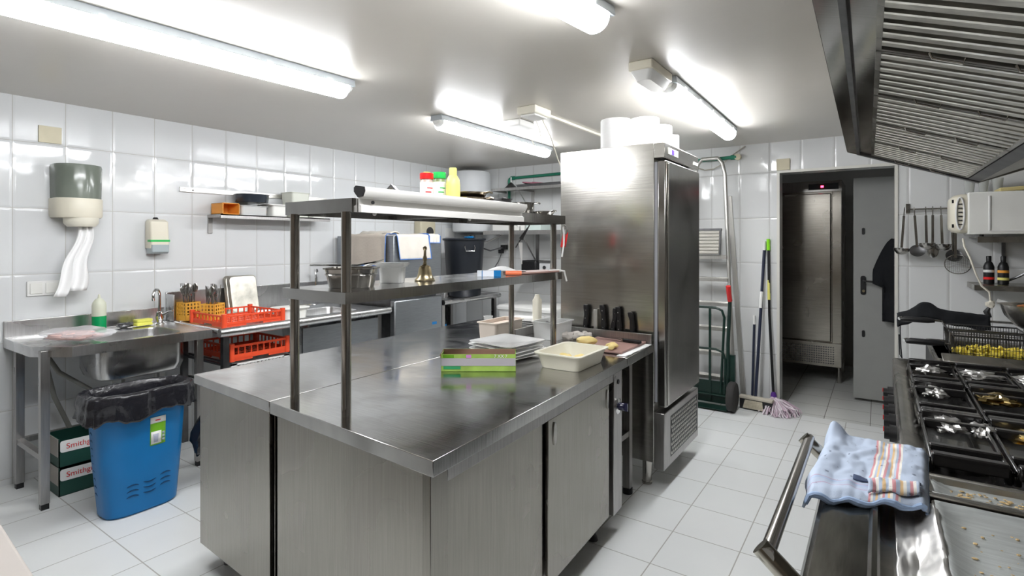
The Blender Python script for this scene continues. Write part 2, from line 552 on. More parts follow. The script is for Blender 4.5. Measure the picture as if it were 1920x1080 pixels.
# open steel door leaf behind the opening
dl = bpy.data.objects.new('door_1', None); COL.objects.link(dl); dl.location = (0.2, 5.78, 0.02); dl['kind'] = 'structure'
mk('leaf', box_(-0.2, 0.62, 5.76, 5.80, 0.025, 2.01), GREYD, dl, bevel=0.003)
b = B(); b.prism(rrect(-0.145, -0.105, 0.96, 1.13, 0.018), 0, 0.012)
for i, p in enumerate(b.v): b.v[i] = (p[0], 5.76 - p[2], p[1])
hp = mk('handle_plate', b, BLACK, dl, bevel=0.002)
b = B(); b.cyl((-0.122, 5.75, 1.085), (-0.122, 5.70, 1.085), 0.009); b.tube([(-0.122, 5.703, 1.085), (-0.06, 5.70, 1.083), (0.02, 5.70, 1.08)], 0.009)
mk('lever', b, BLACK, hp)
mk('cylinder_lock', B().cyl((-0.122, 5.752, 0.995), (-0.122, 5.735, 0.995), 0.011), BRASS, hp)
for z in (1.53, 0.61):
    b = B(); b.prism(rrect(-0.135, -0.112, z - 0.03, z + 0.03, 0.01), 0, 0.006)
    for i, p in enumerate(b.v): b.v[i] = (p[0], 5.76 - p[2], p[1])
    mk('cover_cap', b, BLACK, dl)

# ------------------------------------------------------------------ fluorescent lights


def ceiling_light(p0, p1, label, wd=0.055, clips=5):
    a, c = Vector(p0), Vector(p1)
    L = (c - a).length
    ang = math.atan2(c.y - a.y, c.x - a.x)
    mid = (a + c) / 2
    t = thing('fluorescent_light', label, 'ceiling light', (mid.x, mid.y, ZC), 'fluorescent ceiling lights')
    M = rot(mid.x, mid.y, ZC, ang)

    def prof(pts, l, taper=0):
        return [[(s * l / 2, y, z) for y, z in pts] for s in (-1, 1)]
    b = B(); b.M = M
    b.loft(prof([(-wd, -0.038), (-wd * 0.9, 0), (wd * 0.9, 0), (wd, -0.038)], L))
    mk('housing', b, LAMPW, t, bevel=0.004)
    b = B(); b.M = M
    pts = [(wd * 0.97 * math.cos(k * PI / 10), -0.038 - 0.062 * math.sin(k * PI / 10) ** 0.75) for k in range(11)]
    n_ = []
    for s in (-1, -0.985, 0.985, 1):
        k_ = 0.72 if abs(s) == 1 else 1.0
        n_.append([(s * (L / 2 - 0.03), y * k_, -0.038 + (z + 0.038) * k_) for y, z in pts])
    b.loft(n_)
    mk('diffuser', b, TUBEM, t)
    for s in (-1, 1):
        b = B(); b.M = M
        e = s * (L / 2 - 0.03)
        b.loft([[(e, y, -0.036 + (z + 0.036) * 0.7) for y, z in [(p[0] * 0.9, p[1]) for p in pts]],
                [(e + s * 0.028, y * 0.6, -0.036 + (z + 0.036) * 0.35) for y, z in pts]])
        mk('end_cap', b, WHITE, t)
    for k in range(clips):
        x = -L / 2 + (k + 0.5) * L / clips
        for s in (-1, 1):
            b = B(); b.M = M; b.box(x - 0.012, x + 0.012, s * (wd - 0.001), s * (wd + 0.005), -0.054, -0.028)
            mk('clip', b, CLEAR, t)
    return t


ceiling_light((-2.47, 0.30), (-2.392, 1.91), 'long fluorescent light above the blue bin, nearest the left wall', 0.06)
ceiling_light((-2.515, 2.74), (-2.53, 4.27), 'fluorescent light between the long light and the water heater, beside two small ceiling boxes')
ceiling_light((-0.93, 2.80), (-0.95, 4.34), 'fluorescent light with a box fitting at its near end, above the ladder')
ceiling_light((-1.06, 0.35), (-0.865, 1.86), 'fluorescent light cut by the top edge, between the long light and the hood', 0.06)
# emergency light box at the near end of the right light
t = thing('emergency_light', 'cream emergency light box on the ceiling at the near end of a fluorescent light', 'emergency light', (-0.95, 2.62, ZC))
mk('case', box_(-1.01, -0.89, 2.47, 2.77, ZC - 0.045, ZC), CREAM, t, bevel=0.006)
b = B(); b.loft([[(x, y, ZC - 0.045) for x, y in rrect(-1.005, -0.895, 2.475, 2.765, 0.02)], [(x, y, ZC - 0.09) for x, y in rrect(-0.985, -0.915, 2.50, 2.74, 0.02)]])
mk('lens', b, WHITE, t)
# small ceiling boxes and trunking
t = thing('ceiling_alarm_box', 'cream box on the ceiling from which a thin strip runs to the back wall', 'ceiling box', (-1.87, 2.98, ZC))
mk('case', box_(-1.94, -1.80, 2.88, 3.08, ZC - 0.05, ZC), IVORY, t, bevel=0.006)
mk('case_foot', box_(-1.925, -1.815, 2.90, 3.06, ZC - 0.062, ZC - 0.05), WHITE, t, bevel=0.004)
t = thing('ceiling_junction_box', 'small white box on the ceiling beside the middle fluorescent light', 'ceiling box', (-2.17, 3.24, ZC))
mk('case', box_(-2.25, -2.09, 3.14, 3.34, ZC - 0.05, ZC), WHITE, t, bevel=0.01)
tag(mk('cable_trunking', box_(-1.885, -1.865, 3.085, YB - 0.01, ZC - 0.016, ZC), IVORY), 'cream cable strip running along the ceiling towards the back wall', 'trunking')
for lab_, pts_, r_ in (
    ('longest thin cream cable hanging from the cream ceiling box past the middle light', [(-1.85, 3.05, ZC - 0.06), (-1.87, 3.2, 2.15), (-1.90, 3.35, 2.02), (-1.93, 3.5, 1.93)], 0.004),
    ('short thin cable hanging from the cream ceiling box', [(-1.90, 3.05, ZC - 0.06), (-1.93, 3.15, 2.2), (-1.96, 3.22, 2.13)], 0.003),
    ('short thin cable hanging from the small white ceiling box', [(-2.15, 3.3, ZC - 0.055), (-2.12, 3.35, 2.18), (-2.13, 3.45, 2.10)], 0.003)):
    tag(mk('hanging_cable', B().tube(pts_, r_), CORD), lab_, 'cable')

# ------------------------------------------------------------------ left wall fittings
tag(mk('cover_plate', box_(XL, XL + 0.012, 1.06, 1.172, 2.045, 2.148), BEIGE, bevel=0.002), 'beige square cover plate high on the left wall above the towel dispenser', 'cover plate')
# towel dispenser
t = thing('towel_dispenser', 'round paper towel dispenser with smoked cover over cream base on the left wall', 'dispenser', (XL + 0.11, 1.25, 1.52))


def dshape(r, x, yc):  # D-shaped plan against the wall
    return [(XL, yc - r)] + [(x + r * 0.92 * math.sin(a), yc - r * math.cos(a)) for a in [k * PI / 14 for k in range(15)]] + [(XL, yc + r)]


yc = 1.235
b = B(); b.loft([[(x, y, z) for x, y in dshape(r, XL + 0.08, yc)] for r, z in ((0.118, 1.70), (0.122, 1.90), (0.118, 1.915))]); mk('smoked_cover', b, SMOKE, t)
b = B(); b.lathe([(0.085, 0), (0.085, 0.12)], XL + 0.095, yc, 1.70); mk('paper_roll', b, PAPER, t)
b = B(); b.loft([[(x, y, z) for x, y in dshape(r, XL + 0.08, yc)] for r, z in ((0.118, 1.585), (0.125, 1.60), (0.125, 1.70), (0.122, 1.705))]); mk('base', b, CREAM, t)
b = B(); b.lathe([(0.07, 0), (0.088, 0.02), (0.09, 0.055)], XL + 0.1, yc + 0.01, 1.53); mk('nozzle', b, IVORY, t)


def towel(u, v):
    wv = 0.035 + 0.05 * v
    x = XL + 0.105 + 0.03 * v + 0.012 * math.sin(u * 14 + v * 3)
    y = yc + 0.03 - 0.09 * v + (u - 0.5) * 2 * wv + 0.01 * math.sin(v * 9)
    return (x, y, 1.53 - 0.40 * v - 0.03 * (u < 0.4) * v)


b = B(); b.grid(towel, 24, 16)
mk('paper_towel', b, PAPER, t, solid=0.002)
# soap dispenser
t = thing('soap_dispenser', 'cream soap dispenser with a green stripe on the left wall', 'dispenser', (XL + 0.05, 1.69, 1.35))
b = B(); b.loft([[(x, y, z) for x, y in rrect(XL, XL + d, 1.635 + i, 1.755 - i, 0.015)] for d, i, z in ((0.095, 0, 1.39), (0.10, 0, 1.42), (0.085, 0.0, 1.575), (0.06, 0.012, 1.592))])
mk('body', b, CREAM, t)
mk('stripe', box_(XL + 0.05, XL + 0.099, 1.634, 1.757, 1.435, 1.449), GREENCAP, t)
b = B(); b.loft([[(x, y, z) for x, y in rrect(XL + 0.01, XL + d, 1.64, 1.752, 0.01)] for d, z in ((0.085, 1.352), (0.102, 1.365), (0.105, 1.415))]); mk('push_lever', b, plain('soap_lever', (0.42, 0.48, 0.5), 0.3), t)
mk('lock', B().lathe([(0.02, 0), (0.012, 0.015)], XL + 0.035, 1.69, 1.592), BLACK, t)
# electrical outlet
t = thing('wall_outlet', 'white double wall outlet low on the left wall behind the paper towel', 'outlet', (XL, 1.09, 1.10))
mk('frame', box_(XL, XL + 0.012, 1.005, 1.16, 1.105, 1.195), WHITE, t, bevel=0.004)
for y in (1.018, 1.092): mk('rocker', box_(XL + 0.012, XL + 0.018, y, y + 0.06, 1.118, 1.182), TUBW, t, bevel=0.003)
# aluminium rail
t = thing('wall_rail', 'bare aluminium rail screwed to the left wall behind the small shelf', 'rail', (XL, 2.45, 1.83))
b = B(); b.box(XL, XL + 0.012, 1.86, 3.12, 1.805, 1.838); b.box(XL + 0.012, XL + 0.017, 1.86, 3.12, 1.828, 1.838); b.box(XL + 0.012, XL + 0.017, 1.86, 3.12, 1.805, 1.812)
mk('profile', b, ALU, t)
mk('screw', B().cyl((XL + 0.012, 1.95, 1.82), (XL + 0.016, 1.95, 1.82), 0.005), BLACK, t)
# shelf
SX = XL + 0.20
t = thing('wall_shelf', 'narrow steel shelf on the left wall holding the orange crate and tubs', 'shelf', (XL + 0.1, 2.58, 1.51))
b = B(); b.box(XL, SX, 2.06, 3.02, 1.634, 1.642); b.box(SX - 0.004, SX, 2.06, 3.02, 1.612, 1.642)
mk('board', b, S_LEG, t)
for y in (2.06, 2.80):
    b = B(); b.box(XL, XL + 0.01, y, y + 0.035, 1.50, 1.634); b.box(XL, SX - 0.01, y, y + 0.012, 1.618, 1.634)
    b.prism([(0, 0), (0.1, 0), (0, -0.1)], 0, 0.004) if False else None
    mk('bracket', b, S_LEG, t, bevel=0.001)
# things on the shelf
Zs = 1.643
t = thing('orange_crate', 'small orange plastic crate lying on its side at the left end of the wall shelf', 'crate', (XL + 0.12, 2.14, Zs))
b = B()
x0, x1, y0, y1, z0, z1 = XL + 0.03, SX + 0.0, 2.075, 2.20, Zs, Zs + 0.085
b.box(x0, x1, y0, y0 + 0.004, z0, z1); b.box(x0, x1, y1 - 0.004, y1, z0, z1); b.box(x0, x1, y0, y1, z0, z0 + 0.004); b.box(x0, x1, y0, y1, z1 - 0.004, z1); b.box(x0, x0 + 0.004, y0, y1, z0, z1)
for k in range(6): b.box(x0, x1, y0 - 0.002, y0, z0 + 0.006 + k * 0.014, z0 + 0.012 + k * 0.014)
mk('basket', b, ORCRATE, t)
t = thing('baking_pan', 'black round baking pan resting on the crate and tub of the wall shelf', 'baking pan', (XL + 0.13, 2.35, Zs + 0.088))
b = B(); zz = Zs + 0.10
b.lathe([(0.118, 0), (0.122, 0.004), (0.127, 0.058), (0.131, 0.06), (0.131, 0.064), (0.124, 0.064), (0.117, 0.006)], XL + 0.14, 2.33, zz); mk('pan', b, plain('black_nonstick', (0.025, 0.033, 0.045), 0.16, coat=0.4), t)
t = thing('plastic_tub', 'clear plastic tub with an orange handled utensil under the baking pan', 'tub', (XL + 0.1, 2.38, Zs))
b = B(); b.tub(XL + 0.03, SX - 0.01, 2.22, 2.45, Zs, Zs + 0.075, ins=0.01, r=0.02); mk('tub', b, CLEAR, t)
b = B(); b.tube([(SX - 0.05, 2.24, Zs + 0.02), (SX - 0.03, 2.32, Zs + 0.055), (SX - 0.03, 2.42, Zs + 0.05), (SX - 0.04, 2.44, Zs + 0.03)], 0.007)
tag(mk('spatula', b, ORCRATE), 'orange handle lying inside the clear tub on the wall shelf', 'spatula')
t = thing('lidded_tub', 'white tub with a flat lid on the wall shelf next to the tall clear container', 'tub', (XL + 0.1, 2.54, Zs))
b = B(); b.tub(XL + 0.03, SX, 2.47, 2.62, Zs, Zs + 0.085, ins=0.008, r=0.02); mk('tub', b, TUBW, t)
b = B(); b.prism(rrect(XL + 0.02, SX + 0.01, 2.44, 2.635, 0.02), Zs + 0.087, Zs + 0.097); mk('lid', b, WHITE, t, bevel=0.003)
t = thing('square_container', 'tall square frosted container at the right of the wall shelf', 'container', (XL + 0.1, 2.73, Zs))
b = B(); b.tub(XL + 0.02, SX + 0.0, 2.645, 2.83, Zs, Zs + 0.21, ins=0.014, r=0.02); mk('body', b, plain('frosted_tall', (0.74, 0.76, 0.68), 0.3, alpha=0.85), t)
t = thing('shallow_tub', 'low white tub at the far right end of the wall shelf', 'tub', (XL + 0.1, 2.93, Zs))
b = B(); b.tub(XL + 0.02, SX - 0.0, 2.85, 3.0, Zs, Zs + 0.05, ins=0.012, r=0.02); mk('tub', b, TUBW, t)
# yellowed dispenser by the dishwasher
t = thing('paper_dispenser', 'yellowed paper dispenser on the left wall above the dishwasher', 'dispenser', (XL + 0.06, 4.4, 1.52))
b = B(); b.prism(rrect(XL, XL + 0.11, 4.26, 4.50, 0.02), 1.50, 1.74); mk('case', b, BEIGE, t)
b = B(); b.cyl((XL + 0.11, 4.40, 1.545), (XL + 0.116, 4.40, 1.545), 0.055); mk('window', b, S_DARK, t)
tag(mk('wall_socket', box_(XL, XL + 0.012, 4.78, 4.93, 1.49, 1.60), WHITE, bevel=0.003), 'white wall socket between the yellowed dispenser and the water heater', 'socket')

# ------------------------------------------------------------------ hand sink counter
ZT = 0.87
t = thing('sink_table', 'steel sink table with a cut corner at the left end of the wall row', 'sink', (-3.9, 1.33, 0))
b = B()
bx0, bx1, by0, by1 = -4.00, -3.645, 1.19, 1.63
out = [(-4.225, 0.90), (-3.76, 0.905), (-3.575, 1.035), (-3.55, 1.755), (-4.225, 1.755)]
# top with a rounded hole: stitched between outer polygon and basin rim
hole = rrect(bx0, bx1, by0, by1, 0.07, 5)


def ray_out(px, py, cx, cy, poly):
    best = None
    dx, dy = px - cx, py - cy
    for i in range(len(poly)):
        (ax, ay), (ex, ey) = poly[i], poly[(i + 1) % len(poly)]
        rx, ry = ex - ax, ey - ay
        den = dx * ry - dy * rx
        if abs(den) < 1e-9: continue
        s = ((ax - cx) * ry - (ay - cy) * rx) / den
        q = ((ax - cx) * dy - (ay - cy) * dx) / den
        if s > 0 and -1e-6 <= q <= 1 + 1e-6 and (best is None or s < best): best = s
    return (cx + dx * best, cy + dy * best)


def holed_top(b, out, hole, z, depth, zlip):
    cx = sum(p[0] for p in hole) / len(hole); cy = sum(p[1] for p in hole) / len(hole)
    hs = sorted([(math.atan2(p[1] - cy, p[0] - cx), p) for p in hole])
    os_ = [(math.atan2(p[1] - cy, p[0] - cx), p) for p in out]
    angs = sorted(set([round(a, 6) for a, _ in hs] + [round(a, 6) for a, _ in os_]))
    O, Hh = [], []
    for a in angs:
        px, py = cx + math.cos(a), cy + math.sin(a)
        O.append(ray_out(px, py, cx, cy, out)); Hh.append(ray_out(px, py, cx, cy, [p for _, p in hs]))
    sc = lambda p, k: (cx + (p[0] - cx) * k, cy + (p[1] - cy) * k)
    L = [[(x, y, zlip) for x, y in O], [(x, y, z) for x, y in O], [(x, y, z) for x, y in [((p[0] * 0.985 + cx * 0.015), (p[1] * 0.985 + cy * 0.015)) for p in O]],
         [(x, y, z - 0.006) for x, y in [((p[0] * 0.955 + cx * 0.045), (p[1] * 0.955 + cy * 0.045)) for p in O]],
         [(x, y, z - 0.006) for x, y in Hh], [(x, y, z - 0.018) for x, y in [sc(p, 0.985) for p in Hh]],
         [(x, y, z - depth + 0.03) for x, y in [sc(p, 0.94) for p in Hh]], [(x, y, z - depth) for x, y in [sc(p, 0.84) for p in Hh]]]
    b.loft(L, cap0=False)


holed_top(b, out, hole, ZT, 0.22, ZT - 0.055)
mk('top', b, S_LEFT, t)
b = B()
b.loft([[(x, y, z) for x, y in rrect(bx0 - 0.01 + i, bx1 + 0.012 - i, by0 - 0.012 + i, by1 + 0.012 - i, 0.07, 5)] for i, z in ((0.035, 0.625), (0.012, 0.64), (0, 0.68), (0, 0.845))], True, False)
mk('basin', b, S_LEFT, t)
b = B(); b.box(XL + 0.001, XL + 0.016, 0.90, 1.755, 0.83, 0.968); b.box(XL + 0.016, XL + 0.03, 0.90, 1.755, 0.83, 0.872)
mk('splashback', b, S_LEFT, t, bevel=0.003)
for x, y in ((-3.70, 0.95), (-4.14, 0.95), (-3.61, 1.70), (-4.14, 1.70)):
    l = mk('leg', box_(x - 0.02, x + 0.02, y - 0.02, y + 0.02, 0.03, 0.85), S_LEG, t, bevel=0.002)
    mk('rubber_foot', B().box(x - 0.017, x + 0.017, y - 0.017, y + 0.017, 0.0, 0.03), BLACK, l)
b = B(); b.box(-4.14, -3.70, 0.935, 0.965, 0.26, 0.29); b.box(-4.155, -4.125, 0.95, 1.70, 0.26, 0.29); mk('crossbar', b, S_LEG, t)
b = B(); b.tube([(-3.82, 1.36, 0.63), (-3.83, 1.36, 0.56), (-3.9, 1.25, 0.52), (-4.02, 1.1, 0.66), (-4.08, 1.05, 0.78), (-4.09, 1.06, 0.70), (-4.10, 1.10, 0.5), (-4.13, 1.19, 0.27), (-4.18, 1.24, 0.14)], 0.013, 10)
mk('drain_hose', b, plain('grey_hose', (0.22, 0.22, 0.2), 0.5), t)
# faucet
t = thing('tap', 'chrome swan neck mixer tap at the back right of the hand sink', 'tap', (-4.12, 1.70, ZT))
b = B(); b.lathe([(0.026, 0), (0.026, 0.008), (0.02, 0.012), (0.024, 0.05), (0.02, 0.085), (0.012, 0.09)], -4.12, 1.68, ZT - 0.006); mk('body', b, CHROME, t)
b = B(); pts = [(-4.12, 1.68, 0.95)]
for k in range(13):
    a = PI * k / 12 * 1.15
    pts.append((-4.12 + 0.045 * (1 - math.cos(a)) * 0.75, 1.68 - 0.045 * (1 - math.cos(a)) * 0.75, 1.06 + 0.05 * math.sin(a)))
b.tube(pts, 0.0095, 12); mk('spout', b, CHROME, t)
b = B(); b.tube([(-4.105, 1.695, 0.93), (-4.07, 1.72, 0.95), (-4.05, 1.735, 0.955)], [0.012, 0.008, 0.006]); mk('lever', b, CHROME, t)
# soap bottle
t = thing('liquid_soap_bottle', 'tall milky bottle half full of green liquid on the hand sink', 'bottle', (-4.07, 1.315, ZT))
b = B(); b.lathe([(0.036, 0), (0.038, 0.005), (0.038, 0.10)], -4.07, 1.315, ZT - 0.003); mk('liquid', b, GREENSOAP, t)
b = B(); b.lathe([(0.038, 0.10), (0.038, 0.165), (0.034, 0.185), (0.02, 0.205), (0.008, 0.212), (0.005, 0.235), (0.003, 0.236)], -4.07, 1.315, ZT - 0.003); mk('bottle', b, MILKY, t)
b = B()
for k in range(26):
    pts = [(-4.125 + random.uniform(-.02, .02), 1.475 + random.uniform(-.04, .04), ZT + random.uniform(0.002, .03)) for _ in range(5)]
    b.tube(pts, 0.0022, 5)
b.ell((-4.125, 1.475, ZT + 0.008), (0.025, 0.045, 0.012), wob=0.3)
tag(mk('steel_wool', b, S_DARK), 'dark steel wool pad on the back edge of the hand sink', 'scourer')
b = B(); b.M = rot(-4.11, 1.575, ZT + 0.001, 0.1)
b.loft([[(x, y, z) for x, y in rrect(-0.03, 0.03, -0.05, 0.05, 0.01)] for z in (0, 0.014)] + [[(x, y, 0.02) for x, y in rrect(-0.024, 0.024, -0.045, 0.045, 0.01)]] + [[(x, y, 0.026) for x, y in rrect(-0.03, 0.03, -0.05, 0.05, 0.01)]] + [[(x, y, 0.042) for x, y in rrect(-0.03, 0.03, -0.05, 0.05, 0.01)]])
tag(mk('sponge', b, SPONGE, bevel=0.003), 'yellow sponge beside the tap of the hand sink', 'sponge')
# bag of meat
t = thing('bag_of_meat', 'clear bag with pink meat lying on the left end of the sink table', 'bag', (-3.72, 1.09, ZT))
b = B(); b.M = rot(-3.76, 1.10, ZT + 0.036, 0.9); b.ell((0, 0, 0), (0.12, 0.055, 0.026), 26, 14, 0.45, 3); b.ell((-0.1, 0.01, -0.006), (0.03, 0.025, 0.018), 14, 8, 0.4, 5)
mk('meat', b, MEAT, t)
b = B(); b.M = rot(-3.77, 1.11, ZT + 0.044, 0.9); b.ell((0, 0, 0), (0.155, 0.07, 0.034), 30, 16, 0.6, 8)
mk('plastic_bag', b, BAGCLR, t)

# green cartons under the sink
t = thing('drinks_carton', 'dark green open carton on the floor under the hand sink, lower of two', 'carton', (-3.85, 1.25, 0.0), 'cartons stacked under the sink')


def carton(t, z0, label=None):
    b = B(); x0, x1, y0, y1, h = -4.0, -3.80, 1.04, 1.42, 0.16
    z0 = z0
    b.box(x0, x1, y0, y0 + 0.004, z0, z0 + h); b.box(x0, x1, y1 - 0.004, y1, z0, z0 + h); b.box(x0, x0 + 0.004, y0, y1, z0, z0 + h); b.box(x1 - 0.004, x1, y0, y1, z0, z0 + h * 0.9); b.box(x0, x1, y0, y1, z0, z0 + 0.004)
    mk('box', b, CARTON, t)
    b = B(); b.prism(rrect(1.045, 1.40, z0 + 0.085, z0 + 0.15, 0.012), 0, 0.003)
    for i, p in enumerate(b.v): b.v[i] = (x1 + p[2], p[0], p[1] - (p[0] - 1.045) * 0.02)
    lb = mk('label', b, WHITE, t)
    M = Matrix.Translation((x1 + 0.004, 1.18, z0 + 0.115)) @ Matrix.Rotation(PI / 2, 4, 'Z') @ Matrix.Rotation(PI / 2, 4, 'X')
    text('lettering', 'Smithground', 0.042, M, plain('label_red', (0.65, 0.05, 0.05), 0.5), lb)
    b = B(); b.box(x0 + 0.02, x1 - 0.01, y0 - 0.003, y0, z0 + 0.06, z0 + h); mk('end_flap', b, CARTON_G, t)


carton(t, 0.0)
t = thing('drinks_carton', 'dark green open carton under the hand sink, upper of two, below the drain hose', 'carton', (-3.85, 1.25, 0.161), 'cartons stacked under the sink')
carton(t, 0.161)

# ------------------------------------------------------------------ blue bin
t = thing('waste_bin', 'blue plastic waste bin lined with a black bag, with a green and white sticker', 'bin', (-3.33, 1.25, 0))


def ov(cx, cy, a, c_, z, n=28, p=3.2, ph=0):
    o = []
    for k in range(n):
        th = 2 * PI * k / n
        ct, st = math.cos(th), math.sin(th)
        o.append((cx + a * math.copysign(abs(ct) ** (2 / p), ct), cy + c_ * math.copysign(abs(st) ** (2 / p), st), z))
    return o


BXc, BYc = -3.335, 1.255
b = B()
b.loft([ov(BXc, BYc, a, c_, z, 36) for a, c_, z in ((0.10, 0.165, 0.0), (0.112, 0.175, 0.012), (0.125, 0.20, 0.30), (0.134, 0.215, 0.55), (0.138, 0.22, 0.565), (0.128, 0.208, 0.565), (0.10, 0.165, 0.02))])
mk('bucket', b, BLUE, t)


def onbin(y, z, off=0.002):
    f = min(1, max(0, z / 0.55)); a = 0.112 + (0.134 - 0.112) * f; c_ = 0.175 + 0.04 * f
    q = max(0.0, 1 - abs((y - BYc) / c_) ** 3.2)
    return (BXc + a * q ** (1 / 3.2) + off, y, z)


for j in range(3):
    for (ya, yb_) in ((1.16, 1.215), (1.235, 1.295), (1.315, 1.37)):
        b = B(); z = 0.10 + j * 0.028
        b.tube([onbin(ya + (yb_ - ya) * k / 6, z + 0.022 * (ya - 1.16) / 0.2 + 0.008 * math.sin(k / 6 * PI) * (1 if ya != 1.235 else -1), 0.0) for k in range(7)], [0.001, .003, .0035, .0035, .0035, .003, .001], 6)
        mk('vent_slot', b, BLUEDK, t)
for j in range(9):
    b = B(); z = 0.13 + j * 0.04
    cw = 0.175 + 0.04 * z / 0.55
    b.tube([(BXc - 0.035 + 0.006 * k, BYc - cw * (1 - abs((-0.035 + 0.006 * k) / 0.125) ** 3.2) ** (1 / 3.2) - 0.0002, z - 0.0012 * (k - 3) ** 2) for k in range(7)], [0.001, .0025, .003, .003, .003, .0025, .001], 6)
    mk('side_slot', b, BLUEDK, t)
# sticker
b = B()
b.grid(lambda u, v: onbin(1.262 + 0.075 * u, 0.345 + 0.15 * v, 0.0015), 4, 4)
st_ = mk('sticker', b, plain('sticker_green', (0.18, 0.48, 0.02), 0.4), t, solid=0.001)
b = B(); b.grid(lambda u, v: onbin(1.262 + 0.075 * u, 0.463 + 0.032 * v, 0.003), 4, 2); mk('sticker_top', b, WHITE, st_, solid=0.001)
b = B(); b.grid(lambda u, v: onbin(1.266 + 0.05 * u, 0.352 + 0.066 * v, 0.003), 3, 2); mk('sticker_picture', b, WHITE, st_, solid=0.001)
b = B(); b.grid(lambda u, v: onbin(1.276 + (0.026 * u) * (1 - 0.2 * (1 - v)) + 0.003 * (1 - v), 0.360 + 0.045 * v, 0.0042), 2, 2); mk('bin_drawing', b, plain('drawn_bin', (0.42, 0.44, 0.55), 0.4), st_, solid=0.001)
b = B(); b.grid(lambda u, v: onbin(1.285 + 0.025 * u, 0.475 + 0.006 * v, 0.0045), 2, 1); mk('red_bar', b, RED, st_, solid=0.001)
for k in range(3):
    b = B(); b.grid(lambda u, v: onbin(1.320 + 0.012 * u, 0.360 + 0.018 * k + 0.013 * v, 0.0036), 1, 1); mk('icon', b, plain('icon_grey', (0.35, 0.4, 0.45), 0.4), st_, solid=0.001)
# bag
b = B()


def bagp(u, v):
    th = 2 * PI * u
    ct, st = math.cos(th), math.sin(th)
    e = 2 / 3.0
    sx, sy = math.copysign(abs(ct) ** e, ct), math.copysign(abs(st) ** e, st)
    prof = [(0.03, 0.12), (0.62, 0.14), (0.70, 0.30), (0.78, 0.48), (0.86, 0.585), (0.95, 0.607), (1.08, 0.60), (1.12, 0.56), (1.11, 0.52), (1.14, 0.475)]
    q = v * (len(prof) - 1); i = min(int(q), len(prof) - 2); fr = q - i
    s = prof[i][0] * (1 - fr) + prof[i + 1][0] * fr; z = prof[i][1] * (1 - fr) + prof[i + 1][1] * fr
    wv = nz(ct * 3.1 + 7, st * 3.1, v * 2.2) * 0.06 + nz(ct * 9, st * 9, v * 6) * 0.04 + nz(ct * 22, st * 22, v * 9) * 0.018
    s += wv * max(0, v - 0.45) * 2.0
    z += (nz(ct * 2, st * 2 + 3, 2.0) * 0.05 + nz(ct * 7, st * 7 + 3, 5.0) * 0.015) * max(0, v - 0.5) * 2
    return (BXc + 0.145 * sx * s, BYc + 0.235 * sy * s, z + 0.045)


b.grid(bagp, 150, 40)
mk('bin_bag', b, BAG, t, solid=0.002, smooth=75)
# dark full bag behind the bin
b = B()
b.M = rot(-3.30, 1.71, 0.43, 0.3, rx=-0.75)
b.ell((0, 0, 0), (0.08, 0.085, 0.27), 26, 16, 0.5, 4)
g = mk('garbage_bag', b, BAG, smooth=75)
tag(g, 'slumped black plastic bag between the blue bin and the island', 'bag')

# ------------------------------------------------------------------ dish counter
t = thing('dish_counter', 'long steel dishwashing counter with rolled front edge beside the hand sink', 'counter', (-3.85, 2.48, 0))
b = B()
cnt = [(-4.225, 1.775), (-3.50, 1.775), (-3.49, 3.19), (-4.225, 3.19)]
hole = rrect(-4.02, -3.62, 2.50, 3.00, 0.06, 4)
holed_top(b, cnt, hole, ZT, 0.25, ZT - 0.03)
mk('top', b, S_LEFT, t)
b = B(); b.cyl((-3.485, 1.765, ZT - 0.02), (-3.475, 3.20, ZT - 0.02), 0.03, n=24); mk('rolled_edge', b, S_LEFT, t)
b = B(); b.cyl((-3.49, 1.775, ZT - 0.008), (-4.1, 1.775, ZT - 0.008), 0.016, n=16); mk('side_rim', b, S_LEFT, t)
b = B(); b.box(XL + 0.001, XL + 0.02, 1.765, 3.20, 0.85, 1.075); b.box(XL + 0.02, XL + 0.13, 1.765, 1.775, 0.85, 1.06)
mk('splashback', b, S_LEFT, t, bevel=0.003)
for x, y in ((-3.56, 1.84), (-4.12, 1.84), (-3.56, 2.36), (-4.12, 2.36), (-3.56, 3.15), (-4.12, 3.15)):
    mk('leg', box_(x - 0.02, x + 0.02, y - 0.02, y + 0.02, 0, 0.85), S_DARK if y < 2 else S_LEG, t, bevel=0.002)
mk('apron', box_(-3.545, -3.53, 2.40, 3.12, 0.42, 0.79), S_DISH, t)
b = B(); b.box(-3.58, -4.12, 1.815, 1.835, 0.62, 0.633)
for z in (0.621, 0.46):
    b.box(-4.12, -3.55, 1.865, 1.88, z, z + 0.012); b.box(-4.12, -3.55, 2.32, 2.335, z, z + 0.012)
mk('rack_runner', b, S_DARK, t)
# small tap
t = thing('tap', 'small dark tap on the left wall seen behind the overshelf pole', 'tap', (-4.16, 3.0, 1.075))
b = B(); b.cyl((-4.19, 2.98, 0.99), (-4.19, 2.98, 1.12), 0.012); b.tube([(-4.19, 2.98, 1.10), (-4.185, 2.97, 1.15), (-4.165, 2.955, 1.185), (-4.12, 2.94, 1.185), (-4.11, 2.935, 1.17)], 0.010)
mk('spout', b, CHROME, t)
# cutlery baskets


